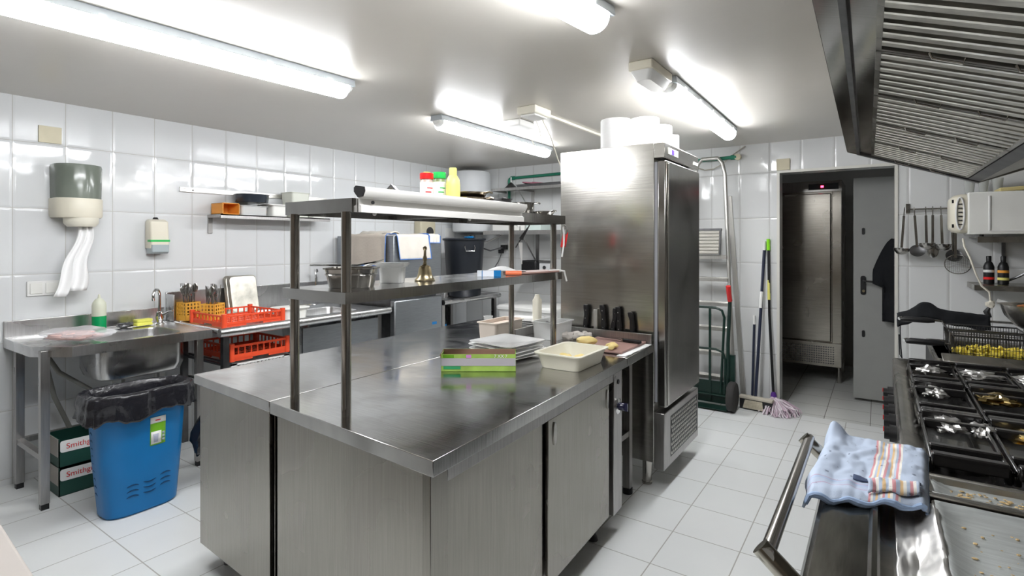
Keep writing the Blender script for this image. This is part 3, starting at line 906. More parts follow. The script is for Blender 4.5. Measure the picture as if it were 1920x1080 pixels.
def cutlery_basket(cx, cy, rz, label, seed):
    random.seed(seed)
    t = thing('cutlery_basket', label, 'cutlery basket', (cx, cy, 0.872), 'yellow cutlery baskets')
    b = B(); b.M = rot(cx, cy, 0.874, rz)
    h, s = 0.13, 0.055
    for k in range(4):
        Mk = rot(cx, cy, 0.874, rz + k * PI / 2); b.M = Mk
        # lattice wall: bars leaving square holes
        for i in range(5): b.box(-s + i * 0.0244, -s + i * 0.0244 + 0.011, -s, -s + 0.003, 0, h)
        for j in range(6): b.box(-s, s, -s + 0.0005, -s + 0.0035, j * 0.0242, j * 0.0242 + 0.009)
        b.box(-s, s, -s + 0.0006, -s + 0.0036, 0, 0.04)
    b.M = rot(cx, cy, 0.874, rz); b.box(-s, s, -s, s, 0, 0.004)
    mk('basket', b, YELLOWB, t)
    items = []
    for i in range(21):
        b = B()
        px, py = random.uniform(-.036, .036), random.uniform(-.036, .036)
        tx, ty = random.uniform(-.10, .10), random.uniform(-.10, .10)
        L = random.uniform(0.225, 0.265)
        b.M = rot(cx + px, cy + py, 0.88, random.uniform(0, PI), rx=ty * 0.9 + 0.0, ry=tx * 0.9)
        kind = i % 3
        b.box(-0.003, 0.003, -0.001, 0.001, 0, L * 0.72)
        if kind == 0:   # fork
            b.box(-0.010, 0.010, -0.001, 0.001, L * 0.72, L * 0.80)
            for q in range(4): b.box(-0.010 + q * 0.0055, -0.0075 + q * 0.0055, -0.001, 0.001, L * 0.80, L)
        elif kind == 1:  # spoon
            b.ell((0, 0, L * 0.86), (0.02, 0.005, 0.034), 12, 8)
        else:
            b.loft([[(-.006, -.0008, L * .7), (.006, -.0008, L * .7), (.006, .0008, L * .7), (-.006, .0008, L * .7)], [(-.004, -.0004, L), (.006, -.0004, L * .97), (.006, .0004, L * .97), (-.004, .0004, L)]])
        o = mk(('fork', 'spoon', 'table_knife')[kind], b, UTENSIL if i % 2 else CHROME)
        tag(o, '%s standing in the %s' % (('steel fork', 'steel spoon', 'steel table knife')[kind], 'yellow basket next to the wall' if seed == 1 else 'yellow basket inside the red dish rack'), ('fork', 'spoon', 'knife')[kind],
            '%ss in the %s cutlery basket' % (('fork', 'spoon', 'knive')[kind], 'rear' if seed == 1 else 'front'))


cutlery_basket(-4.10, 1.86, 0.15, 'yellow lattice cutlery basket nearest the tap, full of cutlery', 1)
cutlery_basket(-3.86, 1.91, 0.5, 'yellow lattice cutlery basket standing inside the red dish rack', 2)
random.seed(7)


def dish_rack(t, x0, x1, y0, y1, z0, h, mat, n=9):
    """square dishwasher rack: lower solid band, openings, top rim, corner posts"""
    b = B()
    for (a0, a1, horiz, c_) in ((y0, y1, False, x1), (y0, y1, False, x0), (x0, x1, True, y0), (x0, x1, True, y1)):
        def bx(u0, u1, za, zb, th=0.004):
            if horiz: b.box(u0, u1, c_ - th, c_ + th, z0 + za, z0 + zb)
            else: b.box(c_ - th, c_ + th, u0, u1, z0 + za, z0 + zb)
        bx(a0, a1, 0.012, h * 0.42)
        mid = (a0 + a1) / 2
        bx(a0, mid - 0.06, 0, 0.014); bx(mid + 0.06, a1, 0, 0.014)
        bx(a0, a1, h * 0.86, h, 0.006)
        for k in range(n + 1):
            u = a0 + (a1 - a0) * k / n
            bx(u - 0.004, u + 0.004, h * 0.4, h * 0.88)
    mk('wall', b, mat, t)
    b = B()
    for k in range(9):
        u = x0 + (x1 - x0) * (k + 0.5) / 9; b.box(u - 0.004, u + 0.004, y0, y1, z0 + 0.014, z0 + 0.02)
        u = y0 + (y1 - y0) * (k + 0.5) / 9; b.box(x0, x1, u - 0.004, u + 0.004, z0 + 0.014, z0 + 0.02)
    mk('base_grid', b, mat, t)
    for cx, cy in ((x0, y0), (x1, y0), (x0, y1), (x1, y1)):
        b = B(); b.prism(rrect(cx - 0.016, cx + 0.016, cy - 0.016, cy + 0.016, 0.012), z0, z0 + h + 0.012); mk('corner_post', b, mat, t)


t = thing('dish_rack', 'red dishwasher rack on top of the counter holding a cutlery basket', 'dish rack', (-3.74, 2.0, 0.872), 'red dishwasher racks')
dish_rack(t, -3.955, -3.53, 1.82, 2.235, 0.874, 0.075, ORANGE)
t = thing('dish_rack', 'red dishwasher rack slid in under the counter', 'dish rack', (-3.78, 2.1, 0.635), 'red dishwasher racks')
dish_rack(t, -3.98, -3.56, 1.885, 2.29, 0.635, 0.105, ORANGE)
t = thing('lattice_rack', 'white lattice rack below the red rack under the counter', 'rack', (-3.78, 2.1, 0.42))
b = B(); x = -3.57; y0, y1, z0, z1 = 1.885, 2.31, 0.475, 0.615
b.box(x - 0.004, x + 0.004, y0, y1, z0, z0 + 0.06); b.box(x - 0.004, x + 0.004, y0, y1, z1 - 0.01, z1)
b.box(x - 0.004, x + 0.004, y0, y0 + 0.04, z0, z1); b.box(x - 0.004, x + 0.004, y1 - 0.04, y1, z0, z1)
for k in range(13):
    y = y0 + 0.03 + k * 0.027
    b.cyl((x, y, z0 + 0.05), (x, y + 0.045, z1 - 0.005), 0.004, n=6); b.cyl((x - 0.006, y + 0.045, z0 + 0.05), (x - 0.006, y, z1 - 0.005), 0.003, n=6)
mk('front_lattice', b, WHITE, t)
b = B(); b.box(-3.98, x - 0.004, y0, y0 + 0.006, z0, z1); b.box(-3.98, x - 0.004, y1 - 0.006, y1, z0, z1); b.box(-3.984, -3.978, y0, y1, z0, z1); b.box(-3.98, x - 0.004, y0, y1, z0, z0 + 0.005); mk('crate', b, WHITE, t)
# oven tray leaning on the splashback
t = thing('oven_tray', 'worn rounded oven tray leaning on the splashback behind the red rack', 'tray', (-4.15, 2.35, 0.872))
for k, dx in enumerate((0, 0.018)):
    b = B(); M = Matrix.Translation((-4.125 - dx, 2.18 + (0.0 if k == 0 else -0.02), 0.876)) @ Matrix.Rotation(-0.22, 4, 'Y')
    b.M = M @ Matrix(((0, 0, 1, 0), (1, 0, 0, 0), (0, 1, 0, 0), (0, 0, 0, 1)))
    b.loft([[(x, y, z) for x, y in rrect(0 + i, 0.235 - i, 0 + i, 0.30 - i, 0.03)] for i, z in ((0.012, 0.012), (0.0, -0.004), (0.004, -0.004), (0.014, 0.008))])
    mk('tray_sheet' if k == 0 else 'rear_tray', b, PANBOT, t)
# white tub with a spoon on it
t = thing('food_tub', 'lidded white food tub on the counter behind the red rack with a spoon on top', 'tub', (-3.6, 2.33, 0.872))
b = B(); b.tub(-3.72, -3.54, 2.25, 2.47, 0.866, 0.94, ins=0.015, r=0.03); mk('tub', b, TUBW, t)
b = B(); b.prism(rrect(-3.725, -3.535, 2.245, 2.475, 0.03), 0.94, 0.952); mk('lid', b, TUBW, t, bevel=0.003)
b = B(); b.tube([(-3.64, 2.36, 0.957), (-3.60, 2.46, 0.958), (-3.58, 2.5, 0.957)], 0.004, 6); b.ell((-3.575, 2.52, 0.955), (0.018, 0.028, 0.006))
tag(mk('serving_spoon', b, CHROME), 'steel spoon lying on the lid of the white food tub', 'spoon')

# ------------------------------------------------------------------ hood dishwasher with towels
t = thing('dishwasher', 'grey steel hood dishwasher with towels hung over its top', 'dishwasher', (-3.83, 3.53, 0))
XF = -3.45
mk('hood', box_(XL + 0.03, XF, 3.225, 3.83, 0.985, 1.49), S_DISH, t, bevel=0.006)
mk('chassis', box_(XL + 0.03, XF - 0.05, 3.24, 3.81, 0.05, 0.985), S_DARK, t)
mk('front_panel', box_(XF - 0.05, XF + 0.015, 3.225, 3.83, 0.12, 0.925), S_DISH, t, bevel=0.012)
b = B(); b.tube([(XF, 3.85, 0.99), (XF + 0.03, 3.85, 0.955), (XF + 0.02, 3.85, 0.90)], 0.007); mk('lift_bar', b, CHROME, t)
b = B(); b.box(XF + 0.014, XF + 0.017, 3.69, 3.75, 0.665, 0.69); mk('film_remnant', b, BLUE, t)
for x, y in ((-3.55, 3.28), (-4.1, 3.28), (-3.55, 3.77), (-4.1, 3.77)): mk('foot', B().cyl((x, y, 0), (x, y, 0.06), 0.02), S_LEG, t)


def hung_cloth(name, label, P0, P1, drop_f, drop_b, outn, mats, seed, top=1.495, skew=0.0, n=22):
    """cloth draped over an edge running P0->P1; hangs drop_f on the outside (outn) and lies drop_b inward"""
    P0, P1, N = Vector(P0), Vector(P1), Vector(outn).normalized()
    tot = drop_f + drop_b

    def fn(u, v):
        s = v * tot
        p = P0.lerp(P1, u)
        wv = 0.012 * nz(u * 4 + seed, s * 5, seed) + 0.008 * math.sin(u * 9 + seed)
        if s < drop_b:
            q = p - N * (drop_b - s); z = top + 0.006 + abs(wv) * 0.7
        else:
            dd = s - drop_b
            q = p + N * (0.012 + abs(wv) * min(1, dd * 8)); z = top - dd
            q += (P1 - P0).normalized() * (skew * dd)
        z += 0
        return (q.x, q.y, z)
    b = B(); b.grid(fn, n, n)
    o = mk(name, b, mats[0], solid=0.004, smooth=80)
    root_ = tag(o, label, 'towel')
    # hem strips as a child
    h = B()

    def edge(u, v): p = fn(u, v); return (p[0] + N.x * 0.003, p[1] + N.y * 0.003, p[2] + 0.001)
    h.tube([edge(0, k / 20) for k in range(21)], 0.0035, 6); h.tube([edge(1, k / 20) for k in range(21)], 0.0035, 6); h.tube([edge(k / 20, 1) for k in range(21)], 0.0035, 6)
    mk('hem', h, mats[1], o)
    return o


hung_cloth('dish_towel', 'beige towel with blue hem hanging on the left side of the dishwasher', (-4.03, 3.222, 0), (-3.53, 3.222, 0), 0.27, 0.02, (0, -1, 0), (CLOTHW, CLOTHB), 1.3)
hung_cloth('dish_towel', 'pale towel with blue hem hanging over the dishwasher front, nearest the brass bell', (XF, 3.25, 0), (XF, 3.64, 0), 0.215, 0.12, (1, 0, 0), (CLOTHW2, CLOTHB), 4.1, skew=0.15)
hung_cloth('dish_towel', 'short folded pale cloth at the right end of the dishwasher top', (XF, 3.655, 0), (XF, 3.80, 0), 0.07, 0.18, (1, 0, 0), (CLOTHW2, CLOTHB), 2.2, skew=-0.1)
b = B(); b.grid(lambda u, v: (-3.95 + 0.42 * u, 3.27 + 0.10 * v + 0.02 * nz(u * 5, v * 3), 1.505 + 0.022 * math.sin(v * PI) + 0.008 * nz(u * 6, v * 4)), 20, 8)
tag(mk('folded_towel', b, CLOTHW2, solid=0.008, smooth=80), 'crumpled pale towel lying on top of the dishwasher', 'towel')

# ------------------------------------------------------------------ table with the black tub
t = thing('clearing_table', 'steel table with raised rolled rim under the black tub by the left wall', 'table', (-3.85, 4.33, 0))
b = B(); b.box(XL + 0.03, -3.46, 3.87, 4.82, 0.835, 0.85); b.box(XL + 0.001, XL + 0.03, 3.87, 4.82, 0.8, 1.0); mk('top', b, S_LEFT, t)
b = B(); b.tube([(-3.46, 3.87, 0.85), (-3.46, 4.79, 0.85), (-3.50, 4.83, 0.85), (-4.2, 4.83, 0.85)], 0.026, 12); mk('rolled_edge', b, S_LEFT, t)
for x, y in ((-3.52, 3.92), (-3.52, 4.77), (-4.15, 4.77)): mk('leg', box_(x - 0.02, x + 0.02, y - 0.02, y + 0.02, 0, 0.835), S_LEG, t)
mk('undershelf', box_(-4.2, -3.5, 3.9, 4.79, 0.42, 0.435), S_DARK, t)
mk('rear_panel', box_(-4.2, -4.185, 3.9, 4.79, 0.435, 0.835), S_DARK, t)
t = thing('spray_bottle', 'dark bottle with a blue label under the clearing table', 'bottle', (-3.62, 4.02, 0.436))
b = B(); b.lathe([(0.035, 0), (0.037, 0.2), (0.015, 0.25), (0.015, 0.29)], -3.60, 4.02, 0.436); mk('bottle', b, BLACK, t)
b = B(); b.lathe([(0.038, 0.1), (0.0385, 0.18)], -3.60, 4.02, 0.436, cap=False); mk('label', b, BLUE, t)
t = thing('black_tub', 'large round black tub with wire handles on the clearing table', 'tub', (-3.72, 4.50, 0.851))
b = B(); b.lathe([(0.17, 0), (0.178, 0.01), (0.218, 0.595), (0.234, 0.60), (0.236, 0.618), (0.212, 0.622), (0.172, 0.02)], -3.72, 4.50, 0.852, 40); mk('tub', b, BINBAG2, t)
for a in (-0.62, PI - 0.62):
    b = B(); hx, hy = -3.72 + 0.215 * math.cos(a), 4.50 + 0.215 * math.sin(a); tx, ty = -math.sin(a), math.cos(a)
    b.box(hx - 0.03, hx + 0.03, hy - 0.03, hy + 0.03, 1.40, 1.455) if False else None
    b.tube([(hx + tx * s + math.cos(a) * o_, hy + ty * s + math.sin(a) * o_, z) for s, o_, z in ((-0.05, 0.0, 1.40), (-0.055, 0.025, 1.375), (-0.045, 0.03, 1.34), (0.045, 0.03, 1.34), (0.055, 0.025, 1.375), (0.05, 0.0, 1.40))], 0.005); mk('handle', b, CHROME, t)
b = B(); b.ell((-3.56, 4.40, 1.482), (0.06, 0.05, 0.012), wob=0.5)
tag(mk('blue_glove', b, BLUE), 'blue rubber glove lying on the rim of the black tub', 'glove')

# ------------------------------------------------------------------ water heater
t = thing('water_heater', 'white cylindrical water heater in the far left corner under the ceiling', 'water heater', (-3.96, 4.93, 1.5))
hx, hy = -3.965, 4.935
b = B(); b.lathe([(0.19, 0), (0.222, 0.012), (0.225, 0.03), (0.225, 0.68), (0.215, 0.705), (0.17, 0.72), (0.05, 0.728)], hx, hy, 1.545, 48); mk('tank', b, plain('heater_enamel', (0.72, 0.74, 0.76), 0.16, var=0.01, coat=0.4), t)
b = B(); b.lathe([(0.06, -0.03), (0.14, -0.025), (0.16, 0.0)], hx, hy, 1.545); mk('bottom_cap', b, S_DARK, t)
b = B(); b.box(hx + 0.13, hx + 0.15, hy - 0.187, hy - 0.17, 1.95, 1.985); mk('badge', b, plain('badge_blue', (0.1, 0.2, 0.4), 0.4), t)
b = B(); b.tube([(hx + 0.05, hy - 0.02, 1.53), (hx + 0.06, hy, 1.46), (hx + 0.15, hy + 0.08, 1.43), (hx + 0.28, hy + 0.18, 1.5), (hx + 0.4, YB - 0.02, 1.56)], 0.010); mk('inlet_pipe', b, S_LEG, t)
b = B(); b.tube([(hx - 0.03, hy, 1.53), (hx + 0.05, hy + 0.05, 1.38), (hx + 0.2, hy + 0.1, 1.33), (hx + 0.34, YB - 0.03, 1.38)], 0.009); mk('outlet_hose', b, S_DARK, t)
t = thing('wall_plug', 'black plug and adaptor in a wall socket right of the water heater', 'plug', (-3.62, YB - 0.03, 1.30))
mk('socket_plate', box_(-3.70, -3.61, YB - 0.012, YB, 1.33, 1.42), WHITE, t)
b = B(); b.box(-3.68, -3.60, YB - 0.06, YB - 0.012, 1.345, 1.40); b.box(-3.72, -3.66, YB - 0.05, YB - 0.012, 1.30, 1.345); mk('plug', b, BLACK, t, bevel=0.006)
b = B(); b.tube([(-3.68, YB - 0.04, 1.30), (-3.72, YB - 0.03, 1.22), (-3.8, YB - 0.02, 1.12)], 0.004); mk('cord', b, S_DARK, t)

# ------------------------------------------------------------------ green pipe on the back wall
b = B()
b.tube([(-3.578, YB - 0.026, 1.60), (-3.578, YB - 0.026, 2.15), (-3.57, YB - 0.026, 2.168), (-3.55, YB - 0.026, 2.178), (-1.08, YB - 0.026, 2.203)], 0.016, 12)
for x in (-3.55, -1.12, -2.6): b.cyl((x, YB - 0.026, 2.178 + (x + 3.55) * 0.0101), (x + 0.05, YB - 0.026, 2.178 + (x + 3.55) * 0.0101), 0.022, n=12)
pipe = tag(mk('green_pipe', b, GREENPIPE), 'green water pipe running along the top of the back wall', 'pipe')
b = B(); b.cyl((-1.06, YB - 0.045, 2.203), (-1.06, YB, 2.203), 0.028, n=16); mk('end_collar', b, BEIGE, pipe)
b = B(); b.tube([(-1.41, YB - 0.02, 2.13), (-1.35, YB - 0.025, 2.105), (-1.27, YB - 0.03, 2.11), (-1.19, YB - 0.03, 2.15), (-1.10, YB - 0.02, 2.23), (-1.0, YB - 0.012, ZC - 0.01)], 0.005)
tag(mk('thin_cable', b, plain('dirty_cable', (0.45, 0.42, 0.36), 0.6)), 'thin beige cable looping over the ladder top to the ceiling', 'cable')

# ------------------------------------------------------------------ back wall shelves beside the heater


def bracket_shelf(name, label, x0, x1, z, dep, lip=0.03):
    t = thing(name, label, 'shelf', ((x0 + x1) / 2, YB - dep / 2, z - 0.3))
    b = B(); b.box(x0, x1, YB - dep, YB - 0.05, z - 0.006, z); b.box(x0, x1, YB - dep - 0.004, YB - dep, z - lip, z + 0.0); b.box(x0, x0 + 0.004, YB - dep, YB - 0.05, z - lip, z)
    mk('board', b, S_LEG, t)
    return t


t = bracket_shelf('back_shelf', 'upper steel shelf on the back wall crossed by the green pipe', -3.60, -2.35, 2.03, 0.34)
for x in (-3.28, -2.6):
    b = B(); b.box(x, x + 0.035, YB - 0.012, YB, 1.72, 2.0); b.box(x, x + 0.035, YB - 0.3, YB, 2.0, 2.02); b.tube([(x + 0.017, YB - 0.29, 2.0), (x + 0.017, YB - 0.02, 1.74)], 0.007); mk('bracket', b, S_LEG, t)
t = bracket_shelf('back_shelf', 'lower steel shelf on the back wall right of the water heater, with white boxes', -3.70, -2.35, 1.56, 0.36, 0.045)
for x in (-3.22, -2.6):
    b = B(); b.box(x, x + 0.04, YB - 0.012, YB, 1.11, 1.53); b.tube([(x + 0.02, YB - 0.33, 1.52), (x + 0.02, YB - 0.02, 1.2)], 0.009); mk('bracket', b, S_LEG, t)
t = thing('plate_shelf', 'small steel shelf on the back wall holding the black toaster', 'shelf', (-3.0, 5.0, 1.05))
b = B(); b.box(-3.32, -2.45, YB - 0.32, YB, 1.085, 1.095); mk('board', b, S_LEG, t)
b = B(); b.box(-3.2, -3.17, YB - 0.28, YB, 1.06, 1.085); mk('bracket', b, S_LEG, t)
t = thing('toaster', 'small black toaster on the low back shelf beside the wall outlet', 'toaster', (-3.13, 5.0, 1.096))
mk('body', box_(-3.25, -3.05, 4.90, 5.10, 1.098, 1.235), BLACK, t, bevel=0.02, seg=3)
mk('slot', box_(-3.22, -3.08, 4.98, 5.0, 1.2352, 1.237), S_DARK, t)
t = thing('outlet_box', 'grey surface outlet with round socket right of the black toaster', 'outlet', (-2.96, 5.0, 1.096))
mk('box', box_(-3.03, -2.90, 4.93, 4.98, 1.096, 1.21), plain('light_grey_plastic', (0.6, 0.61, 0.62), 0.4), t, bevel=0.004)
mk('socket', B().cyl((-2.965, 4.93, 1.16), (-2.965, 4.925, 1.16), 0.02), S_DARK, t)
mk('cap_strip', box_(-3.03, -2.86, 4.92, 4.99, 1.212, 1.235), S_LEG, t)
# items on the upper shelf
t = thing('strainer', 'dark conical strainer with a white handle on the upper back shelf', 'strainer', (-3.46, 5.0, 2.031))
b = B(); b.lathe([(0.075, 0), (0.072, 0.015), (0.01, 0.075)], -3.44, 4.99, 2.031); mk('cone', b, S_DARK, t)
mk('stem', B().cyl((-3.44, 4.99, 2.10), (-3.44, 4.99, 2.165), 0.007), WHITE, t)
b = B(); b.tub(-3.30, -2.6, 4.86, 5.12, 2.032, 2.062, ins=0.01); tag(mk('dark_tray', b, S_DARK), 'dark flat tray on the upper back shelf', 'tray')
b = B(); b.M = rot(-3.10, 5.0, 2.066, 0.3, ry=0.1); b.box(-0.15, 0.15, -0.07, 0.07, 0, 0.012); b.box(-0.05, 0.2, -0.03, 0.05, 0.012, 0.022)
tag(mk('stacked_boards', b, plain('dull_maroon', (0.3, 0.1, 0.14), 0.6)), 'dull red flat boards piled on the dark tray of the upper back shelf', 'boards')
for i, (x0_, x1_, m_, lab) in enumerate(((-3.62, -3.36, WHITE, 'white box at the left end of the lower back shelf'), (-3.35, -3.19, TUBW, 'white box with a grey side, second on the lower back shelf'), (-3.17, -2.98, plain('pale_green', (0.6, 0.7, 0.66), 0.5), 'pale green box on the lower back shelf near the fridge'))):
    tag(mk('storage_box', box_(x0_, x1_, 4.88, 5.1, 1.561, 1.64), m_, bevel=0.004), lab, 'box')
# lidded white chest under the shelves
t = thing('storage_chest', 'white lidded plastic chest on the floor against the back wall', 'chest', (-2.95, 4.95, 0))
b = B(); b.tub(-3.38, -2.7, 4.62, 5.13, 0.0, 0.72, ins=0.03, r=0.04); mk('body', b, WHITE, t)
b = B(); b.loft([[(x, y, z) for x, y in rrect(-3.39 + i, -2.69 - i, 4.61 + i, 5.14 - i, 0.05)] for i, z in ((0, 0.722), (0, 0.75), (0.02, 0.765))]); mk('lid', b, WHITE, t)

# ------------------------------------------------------------------ the island
ZI = 0.85
# left cabinet
t = thing('island_cabinet', 'narrow steel cabinet forming the left half of the island', 'cabinet', (-2.15, 2.2, 0))
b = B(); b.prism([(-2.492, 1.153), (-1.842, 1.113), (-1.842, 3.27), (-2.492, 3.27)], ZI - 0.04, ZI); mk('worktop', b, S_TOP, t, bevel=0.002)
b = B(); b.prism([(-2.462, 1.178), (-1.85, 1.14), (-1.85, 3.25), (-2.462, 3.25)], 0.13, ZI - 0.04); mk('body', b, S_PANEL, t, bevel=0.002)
b = B(); b.prism([(-2.452, 1.160), (-1.856, 1.123), (-1.856, 1.135), (-2.452, 1.172)], 0.118, ZI - 0.04); mk('front_panel', b, S_PANEL, t, bevel=0.002)
for x, y in ((-2.40, 1.26), (-1.93, 1.26), (-2.40, 3.18), (-1.93, 3.18)): mk('foot', B().cyl((x, y, 0), (x, y, 0.13), 0.022), S_DARK, t)
# right cabinet with sliding doors
t = thing('sliding_door_cabinet', 'steel cabinet with two sliding doors forming the right half of the island', 'cabinet', (-1.45, 1.8, 0))
P = {'a': (-1.838, 1.113), 'b': (-0.980, 1.056), 'c': (-1.048, 2.548), 'd': (-1.838, 2.548)}
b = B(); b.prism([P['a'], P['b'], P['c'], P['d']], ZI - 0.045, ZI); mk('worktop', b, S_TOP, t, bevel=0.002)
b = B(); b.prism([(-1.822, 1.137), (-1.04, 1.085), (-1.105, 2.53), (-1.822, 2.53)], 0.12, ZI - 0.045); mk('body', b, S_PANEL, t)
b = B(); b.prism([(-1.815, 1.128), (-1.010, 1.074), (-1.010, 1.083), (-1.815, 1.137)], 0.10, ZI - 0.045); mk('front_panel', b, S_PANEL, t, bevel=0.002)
# right side: local frame running along the cabinet side
ax, ay = -1.006, 1.074
bx_, by_ = -1.070, 2.530
Lr = math.hypot(bx_ - ax, by_ - ay)
MR = Matrix.Translation((ax, ay, 0)) @ Matrix.Rotation(math.atan2(by_ - ay, bx_ - ax), 4, 'Z')


def sidebox(u0, u1, d0, d1, z0, z1):
    b = B(); b.M = MR; b.box(u0, u1, d0, d1, z0, z1); return b   # +d points into the cabinet (local +y is -X world)


mk('corner_post', sidebox(0, 0.075, 0.0, 0.03, 0.10, ZI - 0.045), S_PANEL, t, bevel=0.002)
mk('top_rail', sidebox(0.075, 1.345, 0.0, 0.03, ZI - 0.095, ZI - 0.045), S_LEG, t, bevel=0.002)
mk('door', sidebox(0.078, 0.665, 0.018, 0.032, 0.12, ZI - 0.097), S_PANEL, t, bevel=0.002)
d2 = mk('door', sidebox(0.685, 1.30, 0.004, 0.018, 0.12, ZI - 0.097), S_PANEL, t, bevel=0.002)
b = B(); b.M = MR @ Matrix(((1, 0, 0, 0), (0, 0, 1, 0), (0, 1, 0, 0), (0, 0, 0, 1)))
b.prism([(0.735 + 0.012 * math.cos(a), 0.69 + 0.045 * math.sin(a)) for a in [k * PI / 10 for k in range(20)]], -0.001, 0.006); mk('recessed_pull', b, ALU, d2)
b = B(); b.M = MR @ Matrix(((1, 0, 0, 0), (0, 0, 1, 0), (0, 1, 0, 0), (0, 0, 0, 1)))
b.prism([(1.275 + 0.010 * math.cos(a), 0.69 + 0.045 * math.sin(a)) for a in [k * PI / 10 for k in range(20)]], -0.001, 0.006); mk('recessed_pull', b, ALU, d2)
mk('control_post', sidebox(1.345, 1.455, -0.003, 0.04, 0.105, ZI - 0.045), S_LEG, t, bevel=0.003)
M = MR @ Matrix.Translation((1.40, -0.003, 0.625)) @ Matrix.Rotation(PI / 2, 4, 'X')
b = B(); b.M = M; b.lathe([(0.038, 0), (0.038, 0.004), (0.030, 0.008)]); kn = mk('knob_plate', b, CHROME, t)
b = B(); b.M = M; b.lathe([(0.019, 0.004), (0.019, 0.03), (0.016, 0.034)]); b.box(-0.006, 0.006, -0.018, 0.018, 0.034, 0.05); mk('knob', b, plain('dark_blue_knob', (0.02, 0.02, 0.06), 0.25, coat=0.5), kn)
b = B(); b.M = MR @ Matrix.Translation((1.40, -0.003, 0.745)) @ Matrix.Rotation(PI / 2, 4, 'X'); b.lathe([(0.012, 0), (0.012, 0.004)]); mk('indicator', b, BLACK, t)
for u, d in ((0.1, 0.1), (1.28, 0.08), (0.1, 0.65), (1.28, 0.65)):
    q = MR @ Vector((u, d, 0)); b = B(); b.lathe([(0.026, 0), (0.02, 0.02), (0.015, 0.03), (0.015, 0.125)], q.x, q.y); mk('foot', b, BLACK, t)
# end prep table with upstands
t = thing('prep_table', 'open steel prep table with low upstand at the fridge end of the island', 'table', (-1.46, 2.75, 0))
b = B(); b.prism([(-1.838, 2.552), (-1.048, 2.552), (-1.067, 2.985), (-1.838, 2.985)], ZI - 0.045, ZI); mk('top', b, S_TOP, t, bevel=0.002)
b = B(); b.box(-1.838, -1.075, 2.968, 2.985, ZI, ZI + 0.055); b.box(-1.838, -1.825, 2.70, 2.968, ZI, ZI + 0.05); mk('upstand', b, S_LEG, t, bevel=0.001)
for x, y in ((-1.19, 2.90), (-1.78, 2.90), (-1.78, 2.60)):
    l = mk('leg', box_(x - 0.02, x + 0.02, y - 0.02, y + 0.02, 0.03, ZI - 0.045), S_LEG, t)
    mk('foot', B().cyl((x, y, 0), (x, y, 0.032), 0.028), BLACK, l)
mk('crossbar', box_(-1.205, -1.175, 2.57, 2.88, 0.33, 0.36), S_LEG, t)

# overshelf
t = thing('overshelf', 'two tier steel shelf on four round poles standing on the island', 'shelf', (-1.64, 1.9, ZI))
for x, y in ((-1.769, 1.169), (-1.475, 1.166), (-1.790, 2.60), (-1.493, 2.579)):
    pl = mk('pole', B().cyl((x, y, ZI), (x, y, 1.535), 0.0165, n=24), S_POLE, t)


def shelf_slab(z0, z1, pts):
    b = B(); b.prism(pts, z1 - 0.004, z1)
    n = len(pts)
    cx = sum(p[0] for p in pts) / n; cy = sum(p[1] for p in pts) / n
    inn = [((p[0] - cx) * 0.985 + cx, (p[1] - cy) * 0.996 + cy) for p in pts]
    b.loft([[(x, y, z1 - 0.004) for x, y in pts], [(x, y, z0) for x, y in pts], [(x, y, z0) for x, y in inn], [(x, y, z1 - 0.004) for x, y in inn]], False, False)
    return b


o = mk('middle_shelf', shelf_slab(1.228, 1.266, [(-1.80, 1.14), (-1.447, 1.14), (-1.462, 2.62), (-1.818, 2.62)]), S_TOP, t)
o = mk('top_shelf', shelf_slab(1.533, 1.58, [(-1.822, 1.165), (-1.445, 1.165), (-1.462, 2.66), (-1.835, 2.66)]), S_TOP, t)
for y_ in (1.7, 2.2): mk('stiffener', box_(-1.80, -1.46, y_, y_ + 0.03, 1.535, 1.555), S_LEG, t)
for p in ((1.45,), (2.05,)):
    mk('bulb', B().ell((-1.66, p[0], 1.545), (0.008, 0.008, 0.008)), WHITE, t)
# heat lamp rail along the top shelf
t = thing('heat_lamp_rail', 'long white and grey lamp rail along the front edge of the top overshelf', 'lamp rail', (-1.44, 1.65, 1.56))
prof = [(0.001, -0.05), (0.016, -0.05), (0.016, -0.028), (0.006, -0.024), (0.006, -0.004), (0.026, 0.002), (0.036, 0.020), (0.034, 0.034), (-0.008, 0.040), (-0.018, 0.034), (-0.018, 0.020), (0.001, 0.0)]
b = B(); b.loft([[(-1.443 - 0.012 * (y - 1.17) + px, y, 1.583 + pz) for px, pz in prof] for y in (1.19, 2.20)]); mk('housing', b, plain('white_aluminium', (0.70, 0.69, 0.66), 0.35, var=0.03), t)
b = B(); b.loft([[(-1.443 + px, y, 1.583 + pz) for px, pz in prof[5:]] for y in (1.186, 1.19)]); mk('end_cap', b, BLACK, t)
mk('screw', B().cyl((-1.430, 1.24, 1.568), (-1.426, 1.24, 1.568), 0.006), BLACK, t)

# things on the top shelf
b = B(); b.M = rot(-1.64, 1.53, 1.581, 0.6)
b.loft([[(-0.075, y, 0), (0, y, 0.085), (0.075, y, 0), (0.066, y, 0), (0, y, 0.075), (-0.066, y, 0)] for y in (-0.04, 0.04)])
tag(mk('ticket_holder', b, S_DARK), 'folded dark metal bracket standing on the top shelf like a roof', 'bracket')


